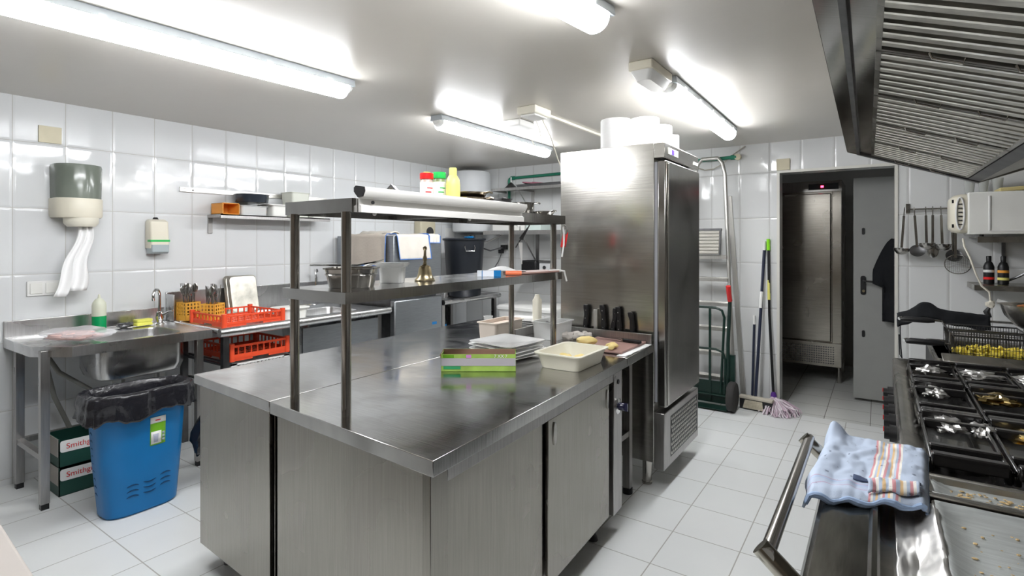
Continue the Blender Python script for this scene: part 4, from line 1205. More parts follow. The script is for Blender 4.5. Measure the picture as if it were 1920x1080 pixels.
def jar(name, label, x, y, r, h, capm, bodym, lab1, group=None):
    t = thing(name, label, 'jar', (x, y, 1.581), group)
    b = B(); b.lathe([(r * 0.95, 0), (r, 0.004), (r, h * 0.75), (r * 0.9, h * 0.8), (r * 0.85, h * 0.83)], x, y, 1.581); mk('jar', b, bodym, t)
    b = B(); b.lathe([(r * 1.012, h * 0.17), (r * 1.012, h * 0.74)], x, y, 1.581, cap=False); lb = mk('label', b, WHITE, t)
    a0 = -1.0
    for k in range(4):
        b = B(); a = a0 + 0.25 * (k % 2); z = 1.581 + h * (0.25 + 0.11 * k)
        b.tube([(x + (r * 1.02) * math.cos(a + q * 0.22), y + (r * 1.02) * math.sin(a + q * 0.22), z) for q in range(5)], 0.0025, 6); mk('print', b, lab1, lb)
    b = B(); b.lathe([(r * 1.0, h * 0.83), (r * 1.04, h * 0.85), (r * 1.04, h * 0.985), (r * 0.95, h)], x, y, 1.581); mk('cap', b, capm, t)


jar('spice_jar', 'spice jar with a red cap on the top shelf', -1.70, 1.79, 0.030, 0.165, RED, plain('jar_pinkish', (0.55, 0.42, 0.36), 0.2), RED)
jar('spice_jar', 'spice jar with a green cap between the red capped jar and yellow bottle', -1.70, 1.875, 0.030, 0.178, GREENCAP, plain('jar_herbs', (0.20, 0.26, 0.12), 0.3), GREENCAP)
t = thing('yellow_bottle', 'yellow squeeze bottle right of the green capped jar on the top shelf', 'bottle', (-1.66, 1.96, 1.581))
b = B(); b.lathe([(0.030, 0), (0.033, 0.006), (0.033, 0.115), (0.030, 0.14), (0.020, 0.158), (0.014, 0.162)], -1.625, 1.885, 1.581); mk('bottle', b, YELLOW, t)
b = B(); b.lathe([(0.018, 0.16), (0.018, 0.192), (0.016, 0.194)], -1.625, 1.885, 1.581); mk('cap', b, YELLOW, t)
b = B(); b.lathe([(0.028, 0), (0.030, 0.13), (0.016, 0.16), (0.016, 0.185)], -1.775, 1.87, 1.581)
tag(mk('yellow_bottle', b, YELLOW), 'second yellow bottle mostly hidden behind the red and green capped jars', 'bottle')


def fry_pan(label, x, y, r, z0, ang, m_, h=0.02):
    t = thing('metal_dish', label, 'dish', (x, y, z0))
    b = B(); b.lathe([(r * 0.8, 0), (r * 0.85, 0.002), (r, h), (r * 1.04, h), (r * 1.04, h + 0.003), (r * 0.97, h + 0.003), (r * 0.8, 0.004)], x, y, z0); mk('dish', b, m_, t)
    b = B(); b.tube([(x + r * math.cos(ang), y + r * math.sin(ang), z0 + h), (x + (r + 0.02) * math.cos(ang), y + (r + 0.02) * math.sin(ang), z0 + h + 0.004), (x + (r + 0.03) * math.cos(ang + 0.15), y + (r + 0.03) * math.sin(ang + 0.15), z0 + h)], 0.005); mk('ear', b, m_, t)


BROWNS = steel('browned_steel', (0.34, 0.29, 0.22), 0.25, (3, 3, 3), 0.3, 0.1, 0.0)
fry_pan('browned round metal dish just right of the yellow bottle, lowest of a pile', -1.66, 2.05, 0.085, 1.581, 0.4, BROWNS, 0.065)
fry_pan('browned round metal dish on top of the pile right of the yellow bottle', -1.66, 2.055, 0.083, 1.65, 0.2, BROWNS, 0.022)
fry_pan('dark flat dish in the middle of the row on the top shelf', -1.63, 2.24, 0.075, 1.581, -0.6, S_DARK, 0.07)
fry_pan('steel dish with ear right of the dark flat dish', -1.60, 2.41, 0.075, 1.581, 0.5, UTENSIL, 0.06)
fry_pan('steel dish at the fridge end of the top shelf, next to the hung knives', -1.55, 2.57, 0.06, 1.581, -0.3, UTENSIL, 0.02)
t = thing('black_pan', 'small black pan at the far corner of the top shelf', 'pan', (-1.69, 2.59, 1.581))
b = B(); b.lathe([(0.055, 0), (0.062, 0.03), (0.064, 0.03), (0.058, 0.004)], -1.70, 2.585, 1.581); mk('pan', b, IRON, t)
# hanging knives and red tool at the shelf end
t = thing('hanging_knives', 'small knives hung on a hook at the fridge end of the overshelf', 'knives', (-1.80, 2.66, 1.38))
b = B(); b.tube([(-1.79, 2.662, 1.53), (-1.79, 2.69, 1.53), (-1.79, 2.69, 1.50)], 0.003)
mk('hook', b, CHROME, t)
b = B(); b.M = rot(-1.79, 2.70, 1.45, 0.6, ry=0.55); b.box(-0.004, 0.004, -0.002, 0.002, -0.06, 0.0); b.loft([[(-.012, 0, 0), (.012, 0, 0), (.012, .001, 0), (-.012, .001, 0)], [(-.002, 0, .1), (.004, 0, .1), (.004, .001, .1), (-.002, .001, .1)]]); mk('dark_blade', b, S_DARK, t)
b = B(); b.M = rot(-1.785, 2.69, 1.43, 0.6); b.loft([[(-.012, 0, 0), (.012, 0, 0), (.012, .001, 0), (-.012, .001, 0)], [(.006, 0, -.13), (.010, 0, -.13), (.010, .001, -.13), (.006, .001, -.13)]]); mk('white_blade', b, WHITE, t)
t = thing('can_opener', 'red handled tool hanging from the far end of the top overshelf', 'tool', (-1.50, 2.69, 1.42))
b = B(); b.tube([(-1.475, 2.665, 1.53), (-1.475, 2.69, 1.52), (-1.475, 2.69, 1.505)], 0.003); b.cyl((-1.475, 2.69, 1.505), (-1.478, 2.69, 1.48), 0.01); mk('hook', b, CHROME, t)
b = B(); b.M = rot(-1.48, 2.695, 1.49, 0.6, ry=0.18); b.box(-0.014, 0.0, -0.006, 0.006, -0.09, 0); b.box(0.004, 0.016, -0.006, 0.006, -0.085, 0); mk('grip', b, RED, t, bevel=0.004)
b = B(); b.tube([(-1.478, 2.655, 1.53), (-1.475, 2.665, 1.48), (-1.472, 2.66, 1.42), (-1.473, 2.64, 1.35)], 0.005)
tag(mk('hanging_cable', b, WHITE), 'white cord hanging by the far right pole just under the top overshelf', 'cord')

# things on the middle shelf
Zm = 1.267
t = thing('steel_food_pan', 'small deep steel food pan at the near end of the middle shelf', 'food pan', (-1.62, 1.30, Zm))
b = B(); b.M = rot(-1.625, 1.31, 0, 0.6)
b.tub(-0.095, 0.095, -0.08, 0.08, Zm, Zm + 0.072, ins=0.018, t=0.002, r=0.045, lip=0.007, n=6); mk('pan', b, UTENSIL, t)
b = B(); b.M = rot(-1.625, 1.31, 0, 0.6); b.loft([[(x, y, Zm + 0.045) for x, y in rrect(-0.087, 0.087, -0.072, 0.072, 0.042, 6)], [(x, y, Zm + 0.048) for x, y in rrect(-0.090, 0.090, -0.075, 0.075, 0.042, 6)], [(x, y, Zm + 0.051) for x, y in rrect(-0.087, 0.087, -0.072, 0.072, 0.042, 6)]], False, False); mk('bead', b, CHROME, t)
b = B(); b.M = rot(-1.64, 1.31, Zm + 0.080, 0.6); b.tube([(-0.14, -0.02, 0), (-0.05, -0.01, 0.0), (0.03, 0, 0), (0.10, 0.01, 0.012)], 0.003, 6)
tag(mk('thin_skewer', b, CHROME), 'thin steel rod lying across the steel food pan', 'skewer')
t = thing('plastic_box', 'frosted plastic box with loose lid behind the steel food pan on the middle shelf', 'box', (-1.66, 1.53, Zm))
b = B(); b.M = rot(-1.66, 1.545, 0, 0.62); b.tub(-0.058, 0.058, -0.05, 0.05, Zm, Zm + 0.07, ins=0.012, r=0.016); mk('box', b, CLEAR, t)
b = B(); b.M = rot(-1.66, 1.545, Zm + 0.071, 0.62); b.prism(rrect(-0.064, 0.064, -0.055, 0.055, 0.016), 0, 0.010); mk('lid', b, CLEAR, t)
b = B(); b.M = rot(-1.66, 1.545, 0, 0.62); b.box(-0.04, 0.04, -0.034, 0.034, Zm + 0.005, Zm + 0.045); mk('contents', b, PAPER, t, bevel=0.01)
b = B(); b.M = rot(-1.675, 1.445, Zm + 0.077, 0.75, ry=-0.35); b.ell((0, 0, 0), (0.055, 0.012, 0.006))
tag(mk('plastic_scoop', b, WHITE), 'white plastic scoop leaning between the steel pan and the frosted box', 'scoop')
t = thing('brass_bell', 'brass hand bell standing on the middle shelf', 'bell', (-1.625, 1.70, Zm))
b = B(); b.lathe([(0.044, 0), (0.045, 0.004), (0.036, 0.012), (0.030, 0.03), (0.027, 0.05), (0.022, 0.062), (0.010, 0.068), (0.006, 0.07)], -1.625, 1.70, Zm, 32); mk('dome', b, BRASS, t)
b = B(); b.lathe([(0.006, 0.068), (0.009, 0.073), (0.006, 0.08), (0.010, 0.095), (0.006, 0.108), (0.005, 0.13), (0.008, 0.134), (0.009, 0.142), (0.004, 0.148)], -1.625, 1.70, Zm, 16); mk('grip', b, BRASS, t)
t = thing('medicine_box', 'blue and white carton lying on the middle shelf', 'box', (-1.57, 2.06, Zm))
b = B(); b.M = rot(-1.565, 2.075, Zm, 0.6); b.box(-0.052, 0.035, -0.02, 0.02, 0, 0.028); mk('carton', b, plain('carton_white_blue', (0.75, 0.78, 0.85), 0.5), t)
b = B(); b.M = rot(-1.565, 2.075, Zm, 0.6); b.box(0.028, 0.062, -0.021, 0.021, 0, 0.0285); b.box(-0.03, -0.026, -0.0205, 0.0205, 0.0, 0.0283); mk('blue_end', b, BLUE, t)
b = B(); b.M = rot(-1.515, 2.22, Zm, 0.6); b.cyl((-0.04, 0, 0.011), (0.04, 0, 0.011), 0.011)
tag(mk('orange_marker', b, plain('orange_pen', (0.85, 0.2, 0.08), 0.4)), 'thick orange marker right of the blue and white carton', 'marker')
b = B(); b.M = rot(-1.63, 2.33, Zm + 0.006, 0.5); b.grid(lambda u, v: ((u - .5) * .2, (v - .5) * .12, 0.012 + 0.016 * math.sin(u * 5) * v), 10, 6)
tag(mk('paper_sheets', b, PAPER, solid=0.004), 'loose curled white papers on the middle shelf', 'paper')
b = B(); b.M = rot(-1.54, 2.43, Zm + 0.001, 1.35); b.box(-0.15, 0.15, -0.065, 0.065, 0, 0.010)
tag(mk('serving_board', b, BROWNB, bevel=0.003), 'thin brown board at the fridge end of the middle shelf', 'board')
b = B(); b.tube([(-1.475, 2.50, Zm + 0.012), (-1.452, 2.56, Zm + 0.013), (-1.436, 2.60, Zm + 0.006), (-1.432, 2.62, Zm - 0.05)], 0.005)
tag(mk('cord_end', b, WHITE), 'white cord curling over the far end of the middle shelf', 'cord')

# things on the island top
t = thing('open_carton', 'torn open green carton with grey band standing in front of the plates', 'carton', (-1.5, 1.93, ZI))
M = Matrix.Translation((-1.488, 1.900, ZI + 0.001)) @ Matrix.Rotation(0.6018, 4, 'Z')
b = B(); b.M = M
L_, D_, H_ = 0.168, 0.085, 0.078
b.box(-L_, L_, 0, 0.002, 0, H_); b.box(-L_, -L_ + 0.002, 0, D_, 0, H_); b.box(L_ - 0.002, L_, 0, D_, 0, H_); b.box(-L_, L_, 0, D_, 0, 0.002); b.box(-L_, L_, D_ - 0.002, D_, 0, H_ * 1.1)
cb_ = mk('walls', b, CARD_G, t)
b = B(); b.M = M; b.box(-L_ + 0.003, L_ - 0.003, D_ - 0.0045, D_ - 0.003, 0.003, H_ * 1.1); b.box(-L_ + 0.003, L_ - 0.003, 0.003, D_ - 0.005, 0.003, 0.004)
mk('inner_face', b, CARD_B, t)
b = B(); b.M = M; b.box(-L_ + 0.001, L_ - 0.001, -0.0015, 0, 0.026, 0.060); mk('grey_band', b, CARD_GY, cb_)
b = B(); b.M = M; b.box(-0.055, -0.032, -0.0025, -0.001, 0.062, 0.0755); mk('pink_badge', b, plain('pink_badge', (0.62, 0.25, 0.6), 0.5), cb_)
b = B(); b.M = M; b.box(-0.157, -0.08, -0.002, -0.0005, 0.011, 0.024); mk('green_print', b, plain('print_green', (0.03, 0.33, 0.12), 0.5), cb_)
b = B(); b.M = M; b.box(-0.16, -0.11, -0.002, -0.0005, 0.062, 0.074); mk('apple_print', b, plain('print_apple', (0.16, 0.42, 0.01), 0.5), cb_)
text('lettering', '7 XX 7', 0.02, M @ Matrix.Translation((0.10, -0.001, 0.068)) @ Matrix.Rotation(PI / 2, 4, 'X'), WHITE, cb_)
b = B(); b.M = M; b.prism([(-0.04, 0.026), (0.02, 0.017), (-0.04, 0.014)], 0, 0.001)
for i, p in enumerate(b.v): pass
# sloped corner flaps
b = B(); b.M = M; b.loft([[(-L_ - 0.006, -0.001, H_ - 0.004), (-L_, 0.0, H_ - 0.02), (-L_, D_, H_), (-L_ - 0.002, D_, H_ + 0.004)], [(-L_ - 0.005, -0.001, H_ - 0.004), (-L_ + 0.001, 0.0, H_ - 0.02), (-L_ + 0.001, D_, H_), (-L_ - 0.001, D_, H_ + 0.004)]])
mk('torn_flap', b, CARD_B, t)
# stack of square plates
plate0 = None
for k in range(5):
    lab = 'square white plate in the stack behind the green carton, %s' % ('bottom one', 'second from the bottom', 'middle one', 'second from the top', 'topmost')[k]
    cx, cy, a = -1.575, 2.245, -0.12 + 0.05 * ((k * 7) % 3 - 1)
    z0 = ZI + 0.001 + k * 0.0165
    b = B(); b.M = rot(cx + 0.004 * ((k * 5) % 3 - 1), cy, z0, a)
    s = 0.145
    b.loft([[(x, y, z) for x, y in rrect(-q, q, -q, q, 0.03 * q / s)] for q, z in ((0.08, 0), (0.085, 0.0), (0.135, 0.010), (s, 0.0125), (s, 0.0155), (0.10, 0.0105), (0.075, 0.005))])
    tag(mk('square_plate', b, CERAM), lab, 'plate', 'square plates stacked behind the carton')
# white tray with potatoes
t = thing('potato_tray', 'ivory plastic tray with peeled potatoes at the right edge of the island', 'tray', (-1.215, 2.28, ZI))
b = B(); b.tub(-1.335, -1.085, 2.105, 2.43, ZI + 0.001, ZI + 0.073, ins=0.028, t=0.004, r=0.03, lip=0.012, n=5); mk('tray', b, TRAYC, t)


def potato(name, label, x, y, z, r, rz, seed, group=None):
    b = B(); b.M = rot(x, y, z + r[2] * 0.92, rz); b.ell((0, 0, 0), r, 20, 12, 0.22, seed)
    return tag(mk(name, b, POTATO), label, 'potato', group)


potato('peeled_potato', 'peeled potato in the ivory tray, left of the pair', -1.235, 2.24, ZI + 0.006, (0.036, 0.028, 0.026), 0.6, 2)
potato('peeled_potato', 'peeled potato in the ivory tray, right of the pair', -1.17, 2.27, ZI + 0.006, (0.038, 0.03, 0.024), 0.3, 5)
# cutting board etc
b = B(); b.box(-1.40, -1.10, 2.60, 2.955, ZI + 0.003, ZI + 0.016); tag(mk('cutting_board', b, BROWNB, bevel=0.003), 'brown cutting board on the prep table in front of the knives', 'cutting board')
b = B(); b.grid(lambda u, v: (-1.115 + 0.05 * u + 0.006 * nz(v * 9, u * 2), 2.57 + 0.38 * v, ZI + 0.0015 + 0.001 * nz(v * 7, 1)), 4, 20); tag(mk('paper_strip', b, PAPER, solid=0.0015), 'strip of white paper sticking out under the cutting board', 'paper')
potato('peeled_potato', 'large elongated peeled potato on the cutting board beside the rag', -1.335, 2.67, ZI + 0.017, (0.055, 0.03, 0.024), 0.5, 8)
potato('peeled_potato', 'half potato on the cutting board behind the ivory tray, nearest the knife', -1.18, 2.66, ZI + 0.017, (0.034, 0.024, 0.016), 0.4, 9)
potato('peeled_potato', 'small potato end on the cutting board against the ivory tray', -1.165, 2.615, ZI + 0.017, (0.02, 0.018, 0.014), 0.9, 11)
t = thing('kitchen_knife', 'kitchen knife with black handle lying on the cutting board', 'knife', (-1.25, 2.88, ZI + 0.017))
b = B(); b.M = rot(-1.16, 2.86, ZI + 0.026, -0.12); b.box(-0.04, 0.07, -0.009, 0.009, -0.008, 0.010); mk('handle', b, BLACK, t, bevel=0.005)
b = B(); b.M = rot(-1.16, 2.86, ZI + 0.026, -0.12); b.loft([[(-.052, -.011, -.007), (-.052, .011, -.007), (-.052, .011, .009), (-.052, -.011, .009)], [(-.04, -.011, -.007), (-.04, .011, -.007), (-.04, .011, .009), (-.04, -.011, .009)]]); b.loft([[(-.05, -.012, 0), (-.05, .012, 0), (-.05, .012, .002), (-.05, -.012, .002)], [(-.23, .008, 0), (-.23, .012, 0), (-.23, .012, .001), (-.23, .008, .001)]]); mk('blade', b, UTENSIL, t)
# knives standing behind the upstand
for k, (x, kind, tilt, h) in enumerate(((-1.51, 'k', 0.06, .15), (-1.44, 's', 0.0, .125), (-1.385, 'k', -0.06, .155), (-1.330, 'k', 0.18, .14), (-1.285, 'k', -0.04, .15), (-1.20, 'r', -0.10, .125))):
    lab = ('black riveted knife handle, leftmost behind the upstand', 'flat steel handle between the first two black knife handles', 'black riveted knife handle right of the flat steel one', 'black knife handle leaning left, crossing its neighbour', 'black riveted knife handle crossed by its left neighbour', 'plain black knife handle, rightmost behind the upstand')[k]
    t = thing('stored_knife', lab, 'knife', (x, 3.004, 0.80))
    M = rot(x, 3.004, 0.895, 0, ry=tilt)
    b = B(); b.M = M; b.box(-0.012, 0.012, -0.001, 0.001, -0.12, 0.0); mk('blade', b, UTENSIL, t)
    b = B(); b.M = M
    if kind == 's': b.box(-0.013, 0.013, -0.006, 0.006, 0, h)
    else: b.loft([[(x_ * w_ + o_, y_ * 0.009, z_) for x_, y_ in ((-1, -1), (1, -1), (1, 1), (-1, 1))] for w_, o_, z_ in ((0.011, 0, 0), (0.015, 0.0, 0.03), (0.012, 0.002, h * 0.6), (0.016, -0.002, h * 0.88), (0.012, -0.006, h))])
    hd = mk('handle', b, ALU if kind == 's' else BLACK, t, bevel=0.003)
    if kind == 'k':
        for q in (0.12, 0.45, 0.78): b = B(); b.M = M; b.cyl((0, -0.0095, h * q), (0, -0.0115, h * q), 0.003, n=8); mk('rivet', b, CHROME, hd)
# rag
b = B(); b.M = rot(-1.50, 2.88, ZI + 0.022, 0.3)
for (cx_, cy_, rx_, ry_, sd) in ((0, 0, 0.055, 0.04, 1), (0.05, 0.01, 0.035, 0.03, 2), (-0.05, -0.03, 0.04, 0.025, 3)): b.ell((cx_, cy_, 0), (rx_, ry_, 0.024), 20, 10, 0.5, sd)
tag(mk('wet_rag', b, plain('rag_grey', (0.55, 0.52, 0.48), 0.9, bump=0.3)), 'crumpled whitish rag between the clear box and the big potato', 'rag')
# clear box
t = thing('clear_storage_box', 'clear plastic storage box with things inside near the far right pole', 'box', (-1.64, 2.85, ZI))
b = B(); b.tub(-1.745, -1.555, 2.73, 2.955, ZI + 0.001, ZI + 0.105, ins=0.015, r=0.02); mk('box', b, CLEAR, t)
b = B(); b.M = rot(-1.64, 2.84, ZI + 0.06, 0.4, ry=0.5); b.box(-0.06, 0.06, -0.03, 0.03, -0.01, 0.01)
tag(mk('small_packet', b, S_DARK), 'dark packet inside the clear storage box', 'packet')
# white squeeze bottle
t = thing('cream_bottle', 'tall cream plastic bottle behind the clear box against the fridge', 'bottle', (-1.80, 3.04, ZI))
b = B(); b.loft([[(x, y, z) for x, y in rrect(-1.90 + i, -1.85 - i, 3.0 + i, 3.05 - i, 0.01)] for i, z in ((0, ZI + 0.001), (0, ZI + 0.20), (0.008, ZI + 0.215), (0.012, ZI + 0.235))]); mk('bottle', b, IVORY, t)
# pinkish tub and plates behind it
t = thing('sauce_tub', 'white rectangular tub with pinkish food stains behind the near plates', 'tub', (-1.93, 2.75, ZI))
b = B(); b.tub(-2.02, -1.86, 2.55, 2.86, ZI + 0.001, ZI + 0.10, ins=0.014, r=0.02); mk('tub', b, plain('stained_tub', (0.74, 0.66, 0.58), 0.35, var=0.08), t)
b = B(); b.prism(rrect(-2.0, -1.88, 2.57, 2.84, 0.02), ZI + 0.07, ZI + 0.078); mk('food', b, PINK, t)
for k in range(5):
    b = B(); z0 = ZI + 0.001 + k * 0.014
    b.M = rot(-1.985, 3.04, 0, 0.05 * k)
    b.loft([[(x, y, z) for x, y in rrect(-q, q, -q, q, 0.02)] for q, z in ((0.06, z0), (0.11, z0 + 0.009), (0.11, z0 + 0.012), (0.06, z0 + 0.004))])
    tag(mk('side_plate', b, CERAM), 'small square white plate behind the pink stained tub, %s of five' % ('lowest', 'second lowest', 'middle', 'second highest', 'highest')[k], 'plate', 'small plates behind the tub')
b = B(); b.lathe([(0.03, 0), (0.032, 0.05), (0.036, 0.055), (0.03, 0.055), (0.028, 0.004)], -2.30, 3.05, ZI + 0.001)
tag(mk('clear_cup', b, CLEAR), 'clear plastic cup at the far left end of the island top', 'cup')

# ------------------------------------------------------------------ upright fridge
t = thing('upright_fridge', 'tall stainless upright fridge at the end of the island with paper rolls on top', 'fridge', (-1.4, 3.4, 0))
FY0, FY1 = 3.03, 3.72
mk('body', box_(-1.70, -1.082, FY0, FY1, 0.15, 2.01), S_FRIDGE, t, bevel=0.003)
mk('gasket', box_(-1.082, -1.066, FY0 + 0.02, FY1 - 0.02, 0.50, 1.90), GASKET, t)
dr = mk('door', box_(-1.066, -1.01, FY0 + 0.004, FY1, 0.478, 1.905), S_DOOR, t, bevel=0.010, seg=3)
b = B(); b.box(-1.01, -1.004, FY0 + 0.02, FY0 + 0.045, 0.49, 1.89); mk('edge_grip', b, S_FRIDGE, dr, bevel=0.003)
hd = mk('header', box_(-1.082, -1.018, FY0, FY1, 1.92, 2.008), S_FRIDGE, t, bevel=0.004)
b = B(); b.box(-1.018, -1.014, FY0 + 0.06, FY0 + 0.24, 1.945, 1.985); dp = mk('controller', b, LCDW, hd, bevel=0.002)
mk('display', box_(-1.014, -1.012, FY0 + 0.115, FY0 + 0.155, 1.952, 1.978), DISPLAY, dp)
mk('maker_plate', box_(-1.018, -1.015, FY1 - 0.12, FY1 - 0.02, 1.945, 1.965), WHITE, hd)
vt = mk('vent_cover', box_(-1.082, -1.020, FY0, FY1, 0.118, 0.445), S_LEG, t, bevel=0.004)
b = B()
y0, y1, z0, z1 = FY0 + 0.12, FY1 - 0.05, 0.17, 0.40
for r_ in range(9):
    for c_ in range(16):
        yy = y0 + (y1 - y0) * (c_ + 0.5 * (r_ % 2)) / 16; zz = z0 + (z1 - z0) * (r_ + 0.2) / 9
        b.loft([[(-1.0195, yy, zz), (-1.0195, yy + 0.019, zz), (-1.0195, yy + 0.019, zz + 0.016), (-1.0195, yy, zz + 0.016)], [(-1.0145, yy + 0.003, zz + 0.003), (-1.0145, yy + 0.016, zz + 0.003), (-1.0145, yy + 0.016, zz + 0.008), (-1.0145, yy + 0.003, zz + 0.008)]])
mk('louvres', b, ALU, vt)
mk('louvre_field', box_(-1.0199, -1.0192, y0 - 0.01, y1 + 0.03, z0 - 0.005, z1 + 0.005), BLACK, vt)
for x, y in ((-1.145, 3.09), (-1.145, 3.65), (-1.62, 3.09), (-1.62, 3.65)):
    b = B(); b.lathe([(0.03, 0), (0.031, 0.012), (0.027, 0.014), (0.027, 0.155)], x, y, 0, 24); mk('leg', b, S_POLE, t)
# paper rolls
for k, (x, y, r_, h, lab) in enumerate(((-1.368, 3.145, 0.095, 0.185, 'large white paper roll on the fridge, leftmost of the row'), (-1.215, 3.235, 0.090, 0.19, 'large white paper roll on the fridge, second from the left'), (-1.20, 3.435, 0.09, 0.175, 'large white paper roll on the fridge, third from the left'), (-1.17, 3.60, 0.055, 0.14, 'small wrapped paper roll on the fridge, rightmost of the row'))):
    b = B(); b.lathe([(0.02, h - 0.01), (0.02, h), (r_ * 0.97, h), (r_, h - 0.006), (r_, 0.006), (r_ * 0.97, 0), (0.02, 0.0)], x, y, 2.011, 36)
    t = tag(mk('paper_roll', b, PAPER), lab, 'paper roll', 'paper rolls on the fridge')

# ------------------------------------------------------------------ ladder
t = thing('step_ladder', 'folded aluminium step ladder leaning on the back wall', 'ladder', (-1.25, 5.0, 0))


def lean(z, back=0.0): return 4.97 + 0.125 * z / 2.2 + back


b = B()
xl0, xr0, xl1, xr1 = -1.50, -1.05, -1.42, -1.16
pts = [(xl0, lean(0), 0.0)] + [(xl0 + (xl1 - xl0) * z / 2.1, lean(z), z) for z in (0.5, 1.0, 1.5, 2.05)]
arch = [(xl1 + 0.02, lean(2.15), 2.15), (xl1 + 0.06, lean(2.2), 2.20), (xr1 - 0.06, lean(2.2), 2.20), (xr1 - 0.02, lean(2.15), 2.15)]
pts2 = [(xr0 + (xr1 - xr0) * z / 2.1, lean(z), z) for z in (2.05, 1.5, 1.0, 0.5)] + [(xr0, lean(0), 0.0)]
b.tube(pts + arch + pts2, 0.017, 10); mk('front_rail', b, ALU, t)
for (xb0, xt0) in ((xr0 + 0.05, xr1 + 0.035), (xl0 - 0.05, xl1 - 0.035)):
    b = B(); b.loft([[(x_ + q, y_, z_) for q, y_ in ((-0.02, 5.10), (0.02, 5.10), (0.02, 5.13), (-0.02, 5.13))] for x_, z_ in ((xb0, 0.0), (xt0, 1.85))])
    mk('rear_rail', b, ALU, t, bevel=0.003)
for z in (0.22, 0.43, 0.65, 0.87, 1.09, 1.29):
    f = z / 2.1; xa = xl0 + (xl1 - xl0) * f + 0.01; xb = xr0 + (xr1 - xr0) * f - 0.01
    b = B(); b.box(xa, xb, lean(z) - 0.03, lean(z) + 0.05, z - 0.01, z + 0.022)
    for q in range(4): b.box(xa, xb, lean(z) - 0.025 + q * 0.02, lean(z) - 0.018 + q * 0.02, z + 0.022, z + 0.026)
    mk('step', b, ALU, t, bevel=0.002)
# ribbed filter hung on ladder
t = thing('ribbed_filter', 'ribbed grey metal filter standing on the top ladder step in a dark frame', 'filter', (-1.29, 4.97, 1.32))
M = rot(-1.29, 4.985, 1.319, 0, rx=-0.1)
b = B(); b.M = M
for k in range(7): b.cyl((-0.105, -0.004, 0.02 + k * 0.03), (0.105, -0.004, 0.02 + k * 0.03), 0.014, n=8)
mk('ribs', b, plain('pale_ribs', (0.52, 0.50, 0.45), 0.5, var=0.1), t)
b = B(); b.M = M; b.box(-0.125, 0.125, -0.02, 0.012, 0.218, 0.236); b.box(0.108, 0.12, -0.015, 0.012, 0, 0.22); b.box(-0.12, -0.108, -0.015, 0.012, 0, 0.22); mk('frame', b, S_DARK, t)

# ------------------------------------------------------------------ hand truck
t = thing('hand_truck', 'dark green hand truck with a red grip parked before the ladder', 'hand truck', (-1.2, 4.8, 0))
b = B()
for x in (-1.44, -1.08):
    b.tube([(x, 4.86, 0.06), (x, 4.86, 0.55), (x + (0.02 if x > -1.2 else -0.02), 4.84, 0.95), (x + (0.02 if x > -1.2 else -0.02), 4.80, 1.0)], 0.015)
mk('upright', b, GREENDK, t)
b = B(); b.tube([(-1.50, 4.86, 0.86), (-1.18, 4.86, 0.86), (-1.13, 4.86, 0.84), (-1.11, 4.86, 0.78), (-1.14, 4.86, 0.12)], 0.011)
b.tube([(-1.50, 4.85, 0.50), (-1.18, 4.85, 0.50), (-1.12, 4.85, 0.48), (-1.10, 4.85, 0.42), (-1.105, 4.85, 0.12)], 0.010)
b.tube([(-1.50, 4.85, 0.10), (-1.09, 4.85, 0.10)], 0.010)
mk('hoop', b, GREENDK, t)
for x in (-1.34, -1.23): mk('bar', box_(x - 0.010, x + 0.010, 4.855, 4.862, 0.05, 0.86), GREENDK, t)
mk('toe_plate', box_(-1.46, -1.06, 4.72, 4.85, 0.012, 0.02), GREENDK, t)
mk('backing', box_(-1.46, -1.10, 4.865, 4.87, 0.03, 0.22), GREENDK, t)
mk('guard', box_(-1.075, -1.025, 4.86, 4.90, 0.10, 0.46), GREENDK, t)
b = B(); b.tube([(-1.06, 4.842, 0.93), (-1.06, 4.80, 1.0), (-1.06, 4.78, 1.06)], 0.02); mk('grip', b, RED, t)
for x in (-1.03, -1.50):
    b = B(); b.M = rot(x, 4.79, 0.125, 0, ry=PI / 2) @ Matrix.Translation((0, 0, -0.03))
    b.lathe([(0.07, 0), (0.115, 0.0), (0.125, 0.012), (0.125, 0.048), (0.115, 0.06), (0.07, 0.06)], n=32); wh = mk('wheel', b, RUBBER, t)
    b = B(); b.M = rot(x, 4.79, 0.125, 0, ry=PI / 2) @ Matrix.Translation((0, 0, -0.02)); b.lathe([(0.07, 0), (0.07, 0.04)], n=24); mk('hub', b, plain('hub_red', (0.10, 0.03, 0.03), 0.5), wh)

# ------------------------------------------------------------------ broom, mop, dustpan stick
t = thing('floor_brush', 'long handled scrubbing brush with white tipped navy handle by the doorway', 'broom', (-0.87, 4.95, 0))
b = B(); b.tube([(-0.882, 4.98, 0.10), (-0.86, 5.05, 0.7), (-0.842, YB - 0.02, 1.36)], 0.0125); hn = mk('handle', b, NAVY, t)
b = B(); b.tube([(-0.842, YB - 0.02, 1.36), (-0.841, YB - 0.018, 1.44)], 0.0125); mk('white_tip', b, WHITE, hn)
b = B(); b.tube([(-0.858, 5.065, 0.86), (-0.853, 5.09, 1.0)], 0.0135); mk('sticker', b, WHITE, hn)
b = B(); b.M = rot(-0.87, 4.95, 0, -0.12); b.box(-0.135, 0.135, -0.03, 0.03, 0.085, 0.11); mk('head', b, plain('brush_beam', (0.50, 0.46, 0.38), 0.6), t, bevel=0.006)
b = B(); b.M = rot(-0.87, 4.95, 0, -0.12); b.loft([[(-0.13, -0.025, 0.085), (0.13, -0.025, 0.085), (0.13, 0.025, 0.085), (-0.13, 0.025, 0.085)], [(-0.125, -0.04, 0.004), (0.125, -0.04, 0.004), (0.125, 0.03, 0.004), (-0.125, 0.03, 0.004)]]); mk('bristles', b, BLACK, t)
